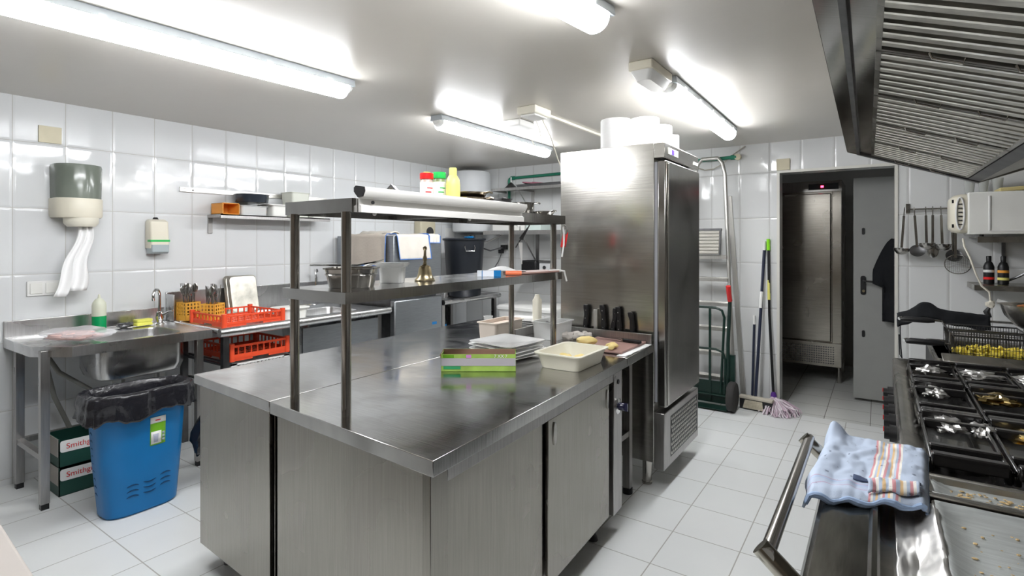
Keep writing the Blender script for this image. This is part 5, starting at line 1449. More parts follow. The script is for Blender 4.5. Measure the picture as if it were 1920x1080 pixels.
b = B(); b.M = rot(-0.87, 4.95, 0, -0.12); b.loft([[(-0.085, -0.0275, 0.08), (0.055, -0.0275, 0.08), (0.055, -0.025, 0.08), (-0.085, -0.025, 0.08)], [(-0.10, -0.042, 0.012), (0.065, -0.042, 0.012), (0.065, -0.038, 0.012), (-0.10, -0.038, 0.012)]]); mk('worn_patch', b, STRAW, t)
t = thing('mop', 'string mop with lime green grip and purple head by the doorway', 'mop', (-0.76, 5.0, 0))
b = B(); b.tube([(-0.755, 5.06, 0.14), (-0.795, 5.12, 0.8), (-0.808, YB - 0.02, 1.37)], 0.011); hn = mk('handle', b, BLACK, t)
b = B(); b.tube([(-0.808, YB - 0.022, 1.36), (-0.81, YB - 0.02, 1.46)], 0.0145); mk('grip', b, LIME, hn)
b = B(); b.tube([(-0.800, 5.125, 0.93), (-0.803, 5.14, 1.10)], 0.012); mk('sticker', b, YELLOW, hn)
b = B(); b.lathe([(0.028, 0), (0.022, 0.05), (0.014, 0.07)], -0.752, 5.055, 0.08); mk('socket', b, PURPLE, t)
random.seed(3)
for mm, nm in ((MOPH, 'strings'), (MOPW, 'pale_strings')):
    b = B()
    for k in range(120):
        a = random.uniform(-PI * 1.0, 0.3); R_ = random.uniform(0.06, 0.20)
        x, y = -0.75, 5.045
        ex, ey = x + R_ * 0.75 * math.cos(a) + 0.05, y + R_ * 1.2 * math.sin(a) * (1 if math.sin(a) < 0 else 0.4)
        b.tube([(x + random.uniform(-.02, .02), y + random.uniform(-.02, .02), 0.10 + random.uniform(-.01, .01)), ((x * 0.6 + ex * 0.4), (y * 0.6 + ey * 0.4), 0.075 + random.uniform(-.02, .02)), (ex, ey, random.uniform(0.01, 0.06)), (ex + random.uniform(-.02, .03), ey - random.uniform(0, .03), 0.006)], 0.0042, 5)
    o = mk(nm, b, mm, t); o['kind'] = 'stuff'
random.seed(7)
t = thing('short_stick', 'short dark stick with a white end behind the scrubbing brush', 'stick', (-0.93, 5.1, 0))
b = B(); b.cyl((-0.93, 5.09, 0.0), (-0.925, YB - 0.015, 0.70), 0.010); st2 = mk('rod', b, NAVY, t)
mk('white_end', B().cyl((-0.925, YB - 0.0152, 0.70), (-0.925, YB - 0.014, 0.78), 0.0105), WHITE, t)

# ------------------------------------------------------------------ fridge in the passage
t = thing('passage_fridge', 'upright steel fridge with red display standing in the dark passage', 'fridge', (-0.65, 6.65, 0))
mk('body', box_(-1.01, -0.317, 6.34, 7.0, 0.165, 2.06), S_PASS, t, bevel=0.003)
mk('door', box_(-1.0, -0.41, 6.30, 6.34, 0.42, 1.93), S_PASS, t, bevel=0.008)
mk('side_strip', box_(-0.40, -0.317, 6.31, 6.34, 0.40, 1.95), S_PASS, t, bevel=0.004)
h = mk('header', box_(-1.01, -0.317, 6.315, 6.34, 1.95, 2.05), S_DOOR, t)
mk('display_window', box_(-0.61, -0.345, 6.308, 6.315, 1.97, 2.03), BLACK, h)
mk('red_digit', box_(-0.50, -0.475, 6.303, 6.308, 1.99, 2.01), LEDR, h)
v_ = mk('vent_panel', box_(-1.01, -0.317, 6.29, 6.34, 0.17, 0.41), S_PASS, t, bevel=0.003)
b = B()
for i in range(26):
    for j in range(8): b.box(-0.92 + i * 0.021, -0.907 + i * 0.021, 6.286, 6.29, 0.20 + j * 0.023, 0.212 + j * 0.023)
mk('perforation', b, S_DARK, v_)
for x in (-0.345, -0.98):
    for y in (6.38, 6.9): mk('leg', B().cyl((x, y, 0), (x, y, 0.165), 0.022), S_POLE, t)
# jacket on the door


def jk(u, v):
    z = 1.46 - 0.72 * v
    wdt = 0.04 + 0.13 * min(1, v * 2.6) ** 0.7
    x = 0.12 - wdt + 2 * wdt * u
    if v > 0.55: x = max(x, 0.025)
    return (x, 5.70 - 0.03 * math.sin(u * PI) - 0.02 * nz(u * 3, v * 4, 1) - 0.015 * math.sin(u * 16) * v, z)


b = B(); b.grid(jk, 30, 24)
tag(mk('jacket', b, BLACKCL, solid=0.02, smooth=80), 'black jacket hanging on the grey door leaf', 'jacket')

# ------------------------------------------------------------------ utensil rail on the back wall
ZR = 1.685
t = thing('utensil_rail', 'steel utensil rail on the back wall right of the doorway', 'rail', (0.32, YB - 0.03, ZR))
b = B(); b.cyl((0.175, YB - 0.04, ZR), (0.53, YB - 0.04, ZR), 0.006); mk('bar', b, UTENSIL, t)
b = B(); b.box(0.165, 0.19, YB - 0.008, YB, ZR - 0.03, ZR + 0.045); b.box(0.165, 0.19, YB - 0.045, YB, ZR - 0.01, ZR + 0.01); mk('bracket', b, UTENSIL, t)


def utensil(name, label, x, L, kind, tilt=0.0, y=YB - 0.06):
    t = thing(name, label, 'kitchen utensil', (x, y, ZR - L))
    M = rot(x, y, ZR, 0, ry=tilt)
    b = B(); b.M = M
    b.tube([(0, 0.02, -0.008), (0, 0.024, 0.008), (0, 0.012, 0.014), (0, 0.0, 0.0), (0, 0, -0.05)], 0.0035, 6)
    b.box(-0.008, 0.008, -0.002, 0.002, -L * 0.78, -0.05)
    mk('handle', b, UTENSIL, t)
    b = B(); b.M = M
    if kind == 'ladle': b.M = M @ Matrix.Translation((0, -0.045, -L * 0.80)); b.lathe([(0.004, -0.045), (0.03, -0.038), (0.048, -0.015), (0.052, 0.005), (0.049, 0.005), (0.044, -0.014), (0.026, -0.034), (0.003, -0.04)], n=24)
    elif kind == 'skimmer': b.M = M @ Matrix.Translation((0, -0.02, -L * 0.86)) @ Matrix.Rotation(1.1, 4, 'X'); b.lathe([(0.004, -0.012), (0.034, -0.008), (0.048, 0.0), (0.050, 0.002), (0.034, -0.005), (0.004, -0.009)], n=26)
    elif kind == 'spoon': b.ell((0, -0.008, -L * 0.88), (0.035, 0.010, 0.055), 20, 12)
    elif kind == 'mesh': 
        b.M = M @ Matrix.Translation((0.01, -0.03, -L * 0.88)) @ Matrix.Rotation(1.15, 4, 'X')
        pts = [(0.075 * math.cos(2 * PI * k / 28), 0.075 * math.sin(2 * PI * k / 28), 0) for k in range(29)]
        b.tube(pts, 0.003, 6)
        for k in range(-6, 7):
            q = k * 0.0115; hh = math.sqrt(0.075 ** 2 - q * q)
            b.tube([(q, -hh, 0), (q, 0, -0.03 * (1 - (q / 0.075) ** 2)), (q, hh, 0)], 0.0009, 4); b.tube([(-hh, q, 0), (0, q, -0.03 * (1 - (q / 0.075) ** 2)), (hh, q, 0)], 0.0009, 4)
    mk('bowl' if kind != 'mesh' else 'wire_bowl', b, S_DARK if kind == 'skimmer' else UTENSIL, t)


utensil('ladle', 'steel ladle hung first from the left on the rail', 0.155, 0.38, 'ladle', 0.06)
utensil('skimmer', 'dark flat skimmer hung second from the left on the rail', 0.215, 0.37, 'skimmer', -0.06)
utensil('ladle', 'bright ladle hung third from the left on the rail', 0.285, 0.33, 'ladle', -0.02)
utensil('serving_spoon', 'slotted serving spoon hung in the middle of the rail', 0.325, 0.36, 'spoon', 0.0, YB - 0.09)
utensil('ladle', 'large steel ladle hung fifth from the left on the rail', 0.375, 0.34, 'ladle', -0.03)
utensil('skimmer', 'dark skimmer hung beside the microwave end of the rail', 0.435, 0.41, 'skimmer', -0.04)
utensil('mesh_strainer', 'round wire mesh strainer hanging lowest on the rail under the microwave', 0.455, 0.47, 'mesh', 0.0, YB - 0.10)

# ------------------------------------------------------------------ microwave and its shelf
t = thing('microwave_shelf', 'steel wall shelf under the microwave', 'shelf', (0.9, 4.95, 1.4))
b = B(); b.box(0.54, X1, 4.74, YB, 1.462, 1.47); b.box(0.54, X1, 4.735, 4.74, 1.43, 1.47); mk('board', b, S_RANGE, t)
b = B(); b.box(0.72, 0.74, 4.80, YB, 1.44, 1.462); b.box(0.72, 0.74, YB - 0.02, YB, 1.25, 1.44); mk('bracket', b, S_DARK, t)
t = thing('microwave', 'cream white microwave oven seen from its side on the wall shelf', 'microwave', (0.75, 4.95, 1.471))
mk('body', box_(0.495, 1.02, 4.78, 5.07, 1.485, 1.772), plain('microwave_white', (0.80, 0.80, 0.76), 0.35, var=0.03), t, bevel=0.008)
mk('side_ridge', box_(0.60, 0.612, 4.774, 4.78, 1.51, 1.745), WHITE, t, bevel=0.003)
mk('side_fold', box_(0.60, 1.0, 4.776, 4.78, 1.505, 1.512), WHITE, t)
b = B(); b.loft([[(x, y, z) for y, z in rrect(4.79 + i, 5.06 - i, 1.495 + i, 1.765 - i, 0.05)] for i, x in ((0.03, 0.405), (0.008, 0.425), (0, 0.46), (0, 0.4945))])
fr = mk('front_panel', b, CREAM, t)
b = B(); pts = [(0.462 + 0.008 * math.sin(k / 20 * 2 * PI), 4.785, 1.63 + 0.105 * math.cos(k / 20 * 2 * PI)) for k in range(21)]
b.tube([(0.455 + 0.022 * math.cos(2 * PI * k / 24), 4.788, 1.63 + 0.11 * math.sin(2 * PI * k / 24)) for k in range(25)], 0.006); mk('oval_ring', b, WHITE, fr)
for z in (1.545, 1.715): mk('vent_notch', B().box(0.412, 0.422, 4.80, 4.815, z - 0.012, z + 0.012), BLACK, fr)
b = B()
for k in range(6): b.box(0.444, 0.466, 4.781, 4.787, 1.55 + k * 0.028, 1.558 + k * 0.028)
mk('grille', b, S_DARK, fr)
for x, y in ((0.57, 4.82), (0.98, 4.82)): mk('foot', B().cyl((x, y, 1.471), (x, y, 1.486), 0.012), BLACK, t)
b = B(); b.tube([(0.47, 4.79, 1.455), (0.475, 4.76, 1.40), (0.50, 4.74, 1.33), (0.53, 4.73, 1.22), (0.56, 4.73, 1.14), (0.60, 4.74, 1.10), (0.605, 4.74, 1.04)], 0.006)
cdd = mk('power_cord', b, CORD, t)
b = B(); b.ell((0.607, 4.74, 1.02), (0.026, 0.022, 0.022), wob=0.5); mk('knot', b, CORD, cdd)
b = B(); b.tube([(0.60, 4.74, 1.0), (0.585, 4.74, 0.97), (0.60, 4.74, 0.93)], [0.008, 0.018, 0.014]); mk('plug', b, BLACK, cdd)
for k, (x, lab) in enumerate(((0.47, 'clear drinking glass on the microwave, leftmost'), (0.53, 'clear drinking glass on the microwave, second from the left'), (0.59, 'clear drinking glass on the microwave, third from the left'))):
    b = B(); x_, y_ = 0.53 + 0.075 * k, 5.03; b.lathe([(0.024, 0), (0.033, 0.11), (0.031, 0.11), (0.022, 0.004)], x_, y_, 1.774); tag(mk('drinking_glass', b, plain('glass_grey', (0.6, 0.62, 0.6), 0.08, alpha=0.4)), lab, 'glass', 'glasses on the microwave')
b = B(); b.M = rot(0.78, 4.93, 1.774, 0, ry=-0.05); b.box(-0.12, 0.22, -0.14, 0.12, 0.002, 0.028)
tag(mk('wooden_board', b, plain('yellowed_board', (0.62, 0.52, 0.24), 0.6, var=0.15), bevel=0.006), 'yellowed board lying on top of the microwave', 'board')
# little shelf with sauce bottles
t = thing('sauce_shelf', 'small steel shelf on the back wall holding dark sauce bottles', 'shelf', (0.9, 5.0, 1.1))
b = B(); b.box(0.535, X1, 4.80, YB, 1.135, 1.14); b.box(0.535, X1, 4.796, 4.80, 1.105, 1.14); b.box(0.531, 0.535, 4.80, YB, 1.105, 1.14); mk('board', b, S_RANGE, t)
for k, (x, y, lab, bands) in enumerate(((0.63, 5.0, 'dark sauce bottle with white and red bands on the small shelf', (RED, WHITE)), (0.70, 4.96, 'dark sauce bottle with yellow spots on the small shelf', (YELLOW, ORCRATE)))):
    t = thing('sauce_bottle', lab, 'bottle', (x, y, 1.141))
    b = B(); b.lathe([(0.028, 0), (0.030, 0.006), (0.030, 0.12), (0.022, 0.145), (0.014, 0.155), (0.015, 0.19), (0.012, 0.195)], x, y, 1.141); mk('bottle', b, BLACK, t)
    for q, mm in enumerate(bands):
        b = B(); b.lathe([(0.0308, 0.03 + 0.05 * q), (0.0308, 0.048 + 0.05 * q)], x, y, 1.141, cap=False); mk('label_band', b, mm, t)
b = B(); b.tube([(0.70, 5.0, 1.15), (0.78, 4.95, 1.2), (0.9, 4.9, 1.3), (1.05, 4.9, 1.38)], 0.008); tag(mk('grey_cable', b, S_DARK), 'dark cable rising to the right from the sauce shelf', 'cable')
b = B(); b.M = rot(0.85, 4.75, 0.975, -0.06, ry=0.33); b.box(-0.22, 0.3, -0.012, 0.012, -0.01, 0.01); tag(mk('white_pipe', b, WHITE), 'white plastic conduit sloping down to the right behind the bowl', 'conduit')

# ------------------------------------------------------------------ gas range
t = thing('gas_range', 'wide black and steel gas range with cast iron grates along the cooking line', 'range', (0.5, 2.42, 0))
RY0, RY1, RX0, RX1 = 1.645, 3.20, 0.05, 1.0
b = B(); b.box(RX0 + 0.012, RX1, RY0, RY1, 0.10, 0.80); mk('body', b, S_DARK, t)
b = B()
b.box(RX0, RX0 + 0.012, RY0, RY1, 0.66, 0.862)


def ring(i, z): return [(RX0 + i, RY0 + i * 0.6, z), (RX1 - i, RY0 + i * 0.6, z), (RX1 - i, RY1 - i, z), (RX0 + i, RY1 - i, z)]


b.loft([ring(0, 0.862), ring(0.004, 0.872), ring(0.012, 0.872), ring(0.044, 0.858), ring(0.056, 0.850), ring(0.062, 0.80)], False, True)
mk('hob_tray', b, S_RANGE, t, bevel=0.0)
for k in range(5):
    y = 2.36 + 0.155 * k
    b = B(); b.cyl((RX0, y, 0.745), (0.028, y, 0.745), 0.030); b.cyl((0.028, y, 0.745), (0.012, y, 0.745), 0.022); kb = mk('control_knob', b, BLACK, t)
    mk('red_mark', box_(0.009, 0.0125, y - 0.004, y + 0.004, 0.75, 0.766), RED, kb)
for x, y in ((0.12, 1.72), (0.12, 3.12), (0.93, 1.72), (0.93, 3.12)): mk('leg', B().cyl((x, y, 0), (x, y, 0.10), 0.025), S_LEG, t)
cols = [(0.108, 0.256), (0.272, 0.425), (0.440, 0.60), (0.615, 0.78), (0.795, 0.95)]
rows = [(1.73, 2.15), (2.175, 2.60), (2.625, 3.05)]
for ci, (xa, xb) in enumerate(cols):
    for (ya, yb_) in rows:
        b = B()
        z0 = 0.868
        for y in (ya, yb_): b.box(xa, xb, y - 0.014, y + 0.014, z0, z0 + 0.034)
        for x in (xa, xb): b.box(x - 0.005, x + 0.005, ya, yb_, z0, z0 + 0.02)
        for f in (0.22, 0.80):
            y = ya + (yb_ - ya) * f
            b.loft([[(x, y - 0.012, z) for x, z in ((xa, z0 + 0.002), (xb, z0 + 0.002), (xb, z0 + 0.028), (xa, z0 + 0.028))], [(x, y + 0.012, z) for x, z in ((xa, z0 + 0.002), (xb, z0 + 0.002), (xb, z0 + 0.028), (xa, z0 + 0.028))]])
        for x in (xa, xb):
            for y in (ya + 0.02, yb_ - 0.02): b.box(x - 0.008, x + 0.008, y - 0.008, y + 0.008, 0.845, z0 + 0.01)
        mk('grate', b, IRON, t, bevel=0.004)
        b = B(); cx, cy = (xa + xb) / 2, (ya + yb_) / 2; b.lathe([(0.062, 0.80), (0.062, 0.825), (0.05, 0.835), (0.045, 0.845), (0.01, 0.848)], cx, cy); mk('burner', b, CAST, t)
mk('spill_floor', box_(RX0 + 0.062, RX1 - 0.062, RY0 + 0.05, RY1 - 0.06, 0.80, 0.806), IRON, t)
labs = ('left column, furthest row', 'second column, furthest row', 'third column, furthest row', 'left column, middle row', 'second column, middle row', 'left column, nearest row', 'scorched one in the third column, nearest row', 'second column, nearest row')
for k, (x, y, rx_, ry_, mm) in enumerate(((0.180, 2.96, 0.045, 0.05, FOIL), (0.335, 2.93, 0.065, 0.05, FOIL), (0.50, 2.93, 0.06, 0.05, FOIL), (0.170, 2.52, 0.035, 0.05, FOIL), (0.345, 2.52, 0.06, 0.055, FOILG), (0.172, 2.10, 0.04, 0.07, FOIL), (0.36, 2.08, 0.05, 0.07, FOILG), (0.245, 2.08, 0.03, 0.05, FOIL))):
    b = B()
    L = []
    for jj in range(1, 12):
        a = -PI / 2 + PI * jj / 12
        lp = []
        for q in range(26):
            th_ = 2 * PI * q / 26
            d = Vector((math.cos(a) * math.cos(th_), math.cos(a) * math.sin(th_), math.sin(a)))
            s_ = 1 + 0.5 * noise.noise(d * 2.2 + Vector((k * 3.1, 0, 0))) + 0.35 * noise.noise(d * 6 + Vector((k * 1.7, 2, 0)))
            lp.append((x + d.x * rx_ * 1.05 * s_, y + d.y * ry_ * s_, 0.878 + d.z * 0.017 * s_))
        L.append(lp)
    b.loft(L)
    tag(mk('foil_cover', b, mm, smooth=22), 'crumpled foil on a range burner, %s' % labs[k], 'foil', 'foil covers on the burners')

# ------------------------------------------------------------------ griddle unit in the foreground
t = thing('griddle_unit', 'steel griddle unit with a front bar handle in the near right corner', 'griddle', (0.4, 0.95, 0))
GX0, GY0, GY1 = -0.112, -0.10, 1.615
b = B(); b.box(GX0 + 0.02, 1.0, GY0, GY1, 0.10, 0.80); mk('body', b, S_DARK, t)
b = B(); b.loft([[(x, y, z) for x, z in ((GX0 + 0.012, 0.70), (GX0, 0.72), (GX0, 0.868), (GX0 + 0.006, 0.880), (GX0 + 0.014, 0.884), (-0.018, 0.884), (-0.012, 0.888), (-0.004, 0.888), (0.0, 0.880), (0.0, 0.70))] for y in (GY0, GY1)]); mk('front_ledge', b, S_LEDGE, t, smooth=15)
b = B(); b.box(0.0, 0.035, GY0, GY1, 0.84, 0.852); b.box(0.0, 1.0, GY0, GY1, 0.80, 0.842); mk('gutter', b, S_RANGE, t)
b = B(); b.box(0.035, 1.0, 1.463, 1.485, 0.842, 0.888); b.box(0.03, 1.0, 1.60, 1.615, 0.80, 0.885); mk('divider', b, S_RANGE, t, bevel=0.004)
hz = 0.905
b = B(); b.cyl((-0.158, 0.985, hz), (-0.156, 1.64, hz), 0.0125, n=24); mk('bar_handle', b, S_POLE, t)
for y in (1.0, 1.625):
    b = B(); b.cyl((-0.170, y, hz + 0.006), (-0.105, y, hz - 0.05), 0.0165, n=20); mk('handle_bracket', b, steel('stained_chrome', (0.55, 0.52, 0.45), 0.25, (3, 3, 3), 0.3, 0.1, 0.0), t)
for x, y in ((0.0, 0.0), (0.0, 1.5), (0.9, 1.5), (0.9, 0.0)): mk('leg', B().cyl((x, y, 0), (x, y, 0.10), 0.025), S_LEG, t)


def foil_tray(t, y0, y1, nm):
    def f(u, v):
        x = 0.095 + 0.85 * u; y = y0 + (y1 - y0) * v
        e = min(u * 14, 1, v * 9, (1 - v) * 9)
        z = 0.862 + (1 - max(0, min(1, e))) ** 2 * 0.022 + 0.0012 * nz(x * 20, y * 60) + 0.0008 * math.sin(y * 90)
        return (x, y, z)
    b = B(); b.grid(f, 60, 40); mk('foil_lining', b, nm, t, solid=0.001, smooth=60)


FT = steel('foil_lined_tray', (0.60, 0.63, 0.62), 0.5, (2, 26, 2), 0.14, 0.1, 0.5)
FT.node_tree.nodes['Principled BSDF'].inputs['Metallic'].default_value = 0.7
t = thing('drip_tray', 'foil lined tray with food crumbs just before the gas range', 'tray', (0.5, 1.66, 0.852))
b = B(); b.tub(0.09, 0.95, 1.49, 1.598, 0.845, 0.884, ins=0.004, r=0.01, lip=0.003); mk('tray', b, S_RANGE, t); foil_tray(t, 1.493, 1.595, FT)
t = thing('drip_tray', 'large foil lined tray nearest the camera on the griddle unit', 'tray', (0.5, 1.1, 0.852))
b = B(); b.tub(0.09, 0.95, 0.55, 1.455, 0.845, 0.882, ins=0.004, r=0.01, lip=0.003); mk('tray', b, S_RANGE, t); foil_tray(t, 0.553, 1.452, FT)


def fs(u, v):
    x = 0.025 + 0.072 * u + 0.004 * nz(v * 9, 3); y = 0.75 + (1.425 - 0.75) * v
    z = 0.857 + 0.029 * max(0, min(1, (u - 0.45) * 2.2)) + 0.007 * nz(x * 45, y * 12, 2) + 0.002 * nz(x * 110, y * 30)
    return (x, y, z)


b = B(); b.grid(fs, 24, 110)
tag(mk('foil_sheet', b, FOIL, solid=0.0008, smooth=35), 'crumpled strip of aluminium foil along the left edge of the near tray', 'foil')
random.seed(11)
b = B()
for k in range(420):
    x, y = random.uniform(0.105, 0.42), random.choice((random.uniform(1.5, 1.59), random.uniform(0.9, 1.44)))
    r_ = random.uniform(0.0008, 0.0034); b.ell((x, y, 0.8645 + r_ * 0.5), (r_ * random.uniform(1, 2.2), r_, r_ * 0.6), 6, 4)
o = mk('food_crumbs', b, plain('crumbs', (0.50, 0.36, 0.18), 0.7, var=0.8, nscale=40))
tag(o, 'burnt food crumbs scattered over both foil lined trays', 'crumbs', kind='stuff')
random.seed(7)

# striped cloth over the ledge and the bar handle
CL, nt, p = new_mat('striped_cloth')
tc = nt.nodes.new('ShaderNodeTexCoord'); sp = nt.nodes.new('ShaderNodeSeparateXYZ'); link(nt, tc.outputs['UV'], sp.inputs[0])


def ramp(src, stops):
    r = nt.nodes.new('ShaderNodeValToRGB'); r.color_ramp.interpolation = 'CONSTANT'
    e = r.color_ramp.elements
    e[0].position = stops[0][0]; e[0].color = (*stops[0][1], 1)
    e[1].position = stops[1][0]; e[1].color = (*stops[1][1], 1)
    for q in stops[2:]:
        k = e.new(q[0]); k.color = (*q[1], 1)
    link(nt, src, r.inputs[0]); return r


bl = (0.44, 0.51, 0.63); wh_ = (0.75, 0.72, 0.66); pk = (0.62, 0.30, 0.32); yl = (0.75, 0.52, 0.28); dkb = (0.16, 0.22, 0.40)
st = [(0, bl)]
pos = 0.52
for c_ in (pk, wh_, bl, yl, bl, wh_, pk, bl, yl, wh_, bl, pk, wh_):
    st.append((pos, c_)); pos += 0.020
st.append((pos, bl))
r1 = ramp(sp.outputs[0], st)
st2_ = [(0, (1, 1, 1)), (0.11, (1.0, 0.62, 0.7)), (0.118, (1, 1, 1)), (0.15, (0.85, 0.9, 1.0)), (0.17, (1.0, 0.6, 0.65)), (0.178, (1, 1, 1))]
r2 = ramp(sp.outputs[1], st2_)
mm = nt.nodes.new('ShaderNodeMix'); mm.data_type = 'RGBA'; mm.blend_type = 'MULTIPLY'; mm.inputs[0].default_value = 0.8
link(nt, r1.outputs[0], mm.inputs[6]); link(nt, r2.outputs[0], mm.inputs[7])
n_ = nt.nodes.new('ShaderNodeTexNoise'); n_.inputs['Scale'].default_value = 14; n_.inputs['Detail'].default_value = 6; link(nt, tc.outputs['UV'], n_.inputs['Vector'])
rs = nt.nodes.new('ShaderNodeValToRGB'); rs.color_ramp.elements[0].position = 0.30; rs.color_ramp.elements[0].color = (0.25, 0.25, 0.3, 1); rs.color_ramp.elements[1].position = 0.36; rs.color_ramp.elements[1].color = (1, 1, 1, 1)
link(nt, n_.outputs['Fac'], rs.inputs[0])
m3 = nt.nodes.new('ShaderNodeMix'); m3.data_type = 'RGBA'; m3.blend_type = 'MULTIPLY'; m3.inputs[0].default_value = 0.8
link(nt, mm.outputs[2], m3.inputs[6]); link(nt, rs.outputs[0], m3.inputs[7]); link(nt, m3.outputs[2], p.inputs['Base Color'])
p.inputs['Roughness'].default_value = 0.95
wv_ = nt.nodes.new('ShaderNodeTexNoise'); wv_.inputs['Scale'].default_value = 220; link(nt, tc.outputs['UV'], wv_.inputs['Vector'])
bp = nt.nodes.new('ShaderNodeBump'); bp.inputs['Strength'].default_value = 0.35; bp.inputs['Distance'].default_value = 0.003; link(nt, wv_.outputs['Fac'], bp.inputs['Height']); link(nt, bp.outputs[0], p.inputs['Normal'])

NU, NV = 60, 60


def cl(u, v, lift=0.0):
    # corners measured on the ledge: near-left, near-right, far-left, far-right
    A = (-0.140, 1.285); B_ = (0.080, 1.375); C = (-0.118, 1.735); D = (0.098, 1.72)
    x = (A[0] * (1 - u) + B_[0] * u) * (1 - v) + (C[0] * (1 - u) + D[0] * u) * v
    y = (A[1] * (1 - u) + B_[1] * u) * (1 - v) + (C[1] * (1 - u) + D[1] * u) * v
    x += 0.006 * nz(v * 5, 1.3) * (1 - u) * 2
    y += 0.008 * nz(u * 6, 4.3)
    z = 0.903 + 0.006 * nz(x * 26, y * 14, 1) + 0.004 * nz(x * 60, y * 34, 5)
    z += 0.018 * math.exp(-((u - 0.12) / 0.10) ** 2) * (0.3 + 0.7 * v)     # ridge over the bar
    z += 0.018 * math.exp(-((u - 0.07) / 0.07) ** 2 - ((v - 0.96) / 0.10) ** 2)
    z -= 0.020 * max(0, (0.05 - u) / 0.05)
    z -= 0.014 * max(0, (u - 0.96) / 0.04)
    if v < 0.06: z -= 0.010 * (0.06 - v) / 0.06
    return (x, y, z + lift)


b = B(); b.grid(cl, NU, NV)
o = mk('striped_towel', b, CL, solid=0.005, smooth=80)
uv = o.data.uv_layers.new(name='UVMap')
cnt_ = NU + 1
for pl in o.data.polygons:
    for li in pl.loop_indices:
        vi = o.data.loops[li].vertex_index
        uv.data[li].uv = ((vi % cnt_) / NU, (vi // cnt_) / NV)
tw = tag(o, 'worn light blue striped kitchen towel draped over the griddle unit and its bar', 'towel')
# rolled hem and the turned over near edge
b = B(); b.tube([cl(0.02 + 0.96 * k / 30, 0.0, 0.000 + 0.003 * math.sin(k * 0.7)) for k in range(31)], [0.0045 + 0.003 * abs(math.sin(k * 0.35)) for k in range(31)], 8)
b.tube([cl(1.0, k / 20, -0.003) for k in range(21)], 0.004, 6)
mk('rolled_hem', b, plain('hem_blue', (0.30, 0.40, 0.58), 0.95, bump=0.3), tw)


def fold(u, v):
    p_ = cl(0.52 + 0.42 * u, 0.06 + 0.16 * v, 0)
    return (p_[0], p_[1], p_[2] + 0.006 + 0.014 * math.sin(v * PI) + 0.004 * nz(u * 8, v * 4))


b = B(); b.grid(fold, 24, 10); fo_ = mk('turned_fold', b, CL, tw, solid=0.004, smooth=80)
uv = fo_.data.uv_layers.new(name='UVMap')
for pl in fo_.data.polygons:
    for li in pl.loop_indices:
        vi = fo_.data.loops[li].vertex_index
        uv.data[li].uv = (0.50 + (vi % 25) / 24 * 0.3, 0.3 + (vi // 25) / 10 * 0.2)
b = B(); b.grid(lambda u, v: (lambda q: (q[0], q[1], q[2] + 0.0045))(cl(0.40 + 0.55 * u, 0.20 + 0.07 * v + 0.03 * u * (1 - v))), 20, 4); mk('dark_underside', b, plain('navy_underside', (0.05, 0.07, 0.13), 0.95), tw, solid=0.002)

# ------------------------------------------------------------------ fryer and what stands on it
t = thing('fryer', 'steel deep fryer beyond the gas range with two baskets resting on it', 'fryer', (0.6, 3.55, 0))
b = B(); b.box(0.215, 1.0, 3.21, 3.86, 0.10, 0.86); mk('body', b, S_DARK, t, bevel=0.004)
b = B(); b.loft([[(x, y, z) for x, y in rrect(0.215 + i, 0.64 - i, 3.21 + i, 3.86 - i, 0.02)] for i, z in ((0, 0.86), (0, 0.885), (0.012, 0.885), (0.03, 0.80))]); mk('tank_rim', b, S_RANGE, t)
b = B(); b.loft([[(x, y, z) for x, y in rrect(0.645, 1.0, 3.21, 3.86, 0.02)] for z in (0.86, 0.90)]); mk('side_plate', b, S_RANGE, t)
b = B(); b.M = rot(0.44, 3.235, 0.888, 0, rx=0.25); b.box(-0.20, 0.55, -0.06, 0.03, 0, 0.012); mk('splash_plate', b, S_RANGE, t, bevel=0.003)
for x, y in ((0.26, 3.26), (0.26, 3.80), (0.95, 3.26), (0.95, 3.80)): mk('leg', B().cyl((x, y, 0), (x, y, 0.10), 0.025), S_LEG, t)


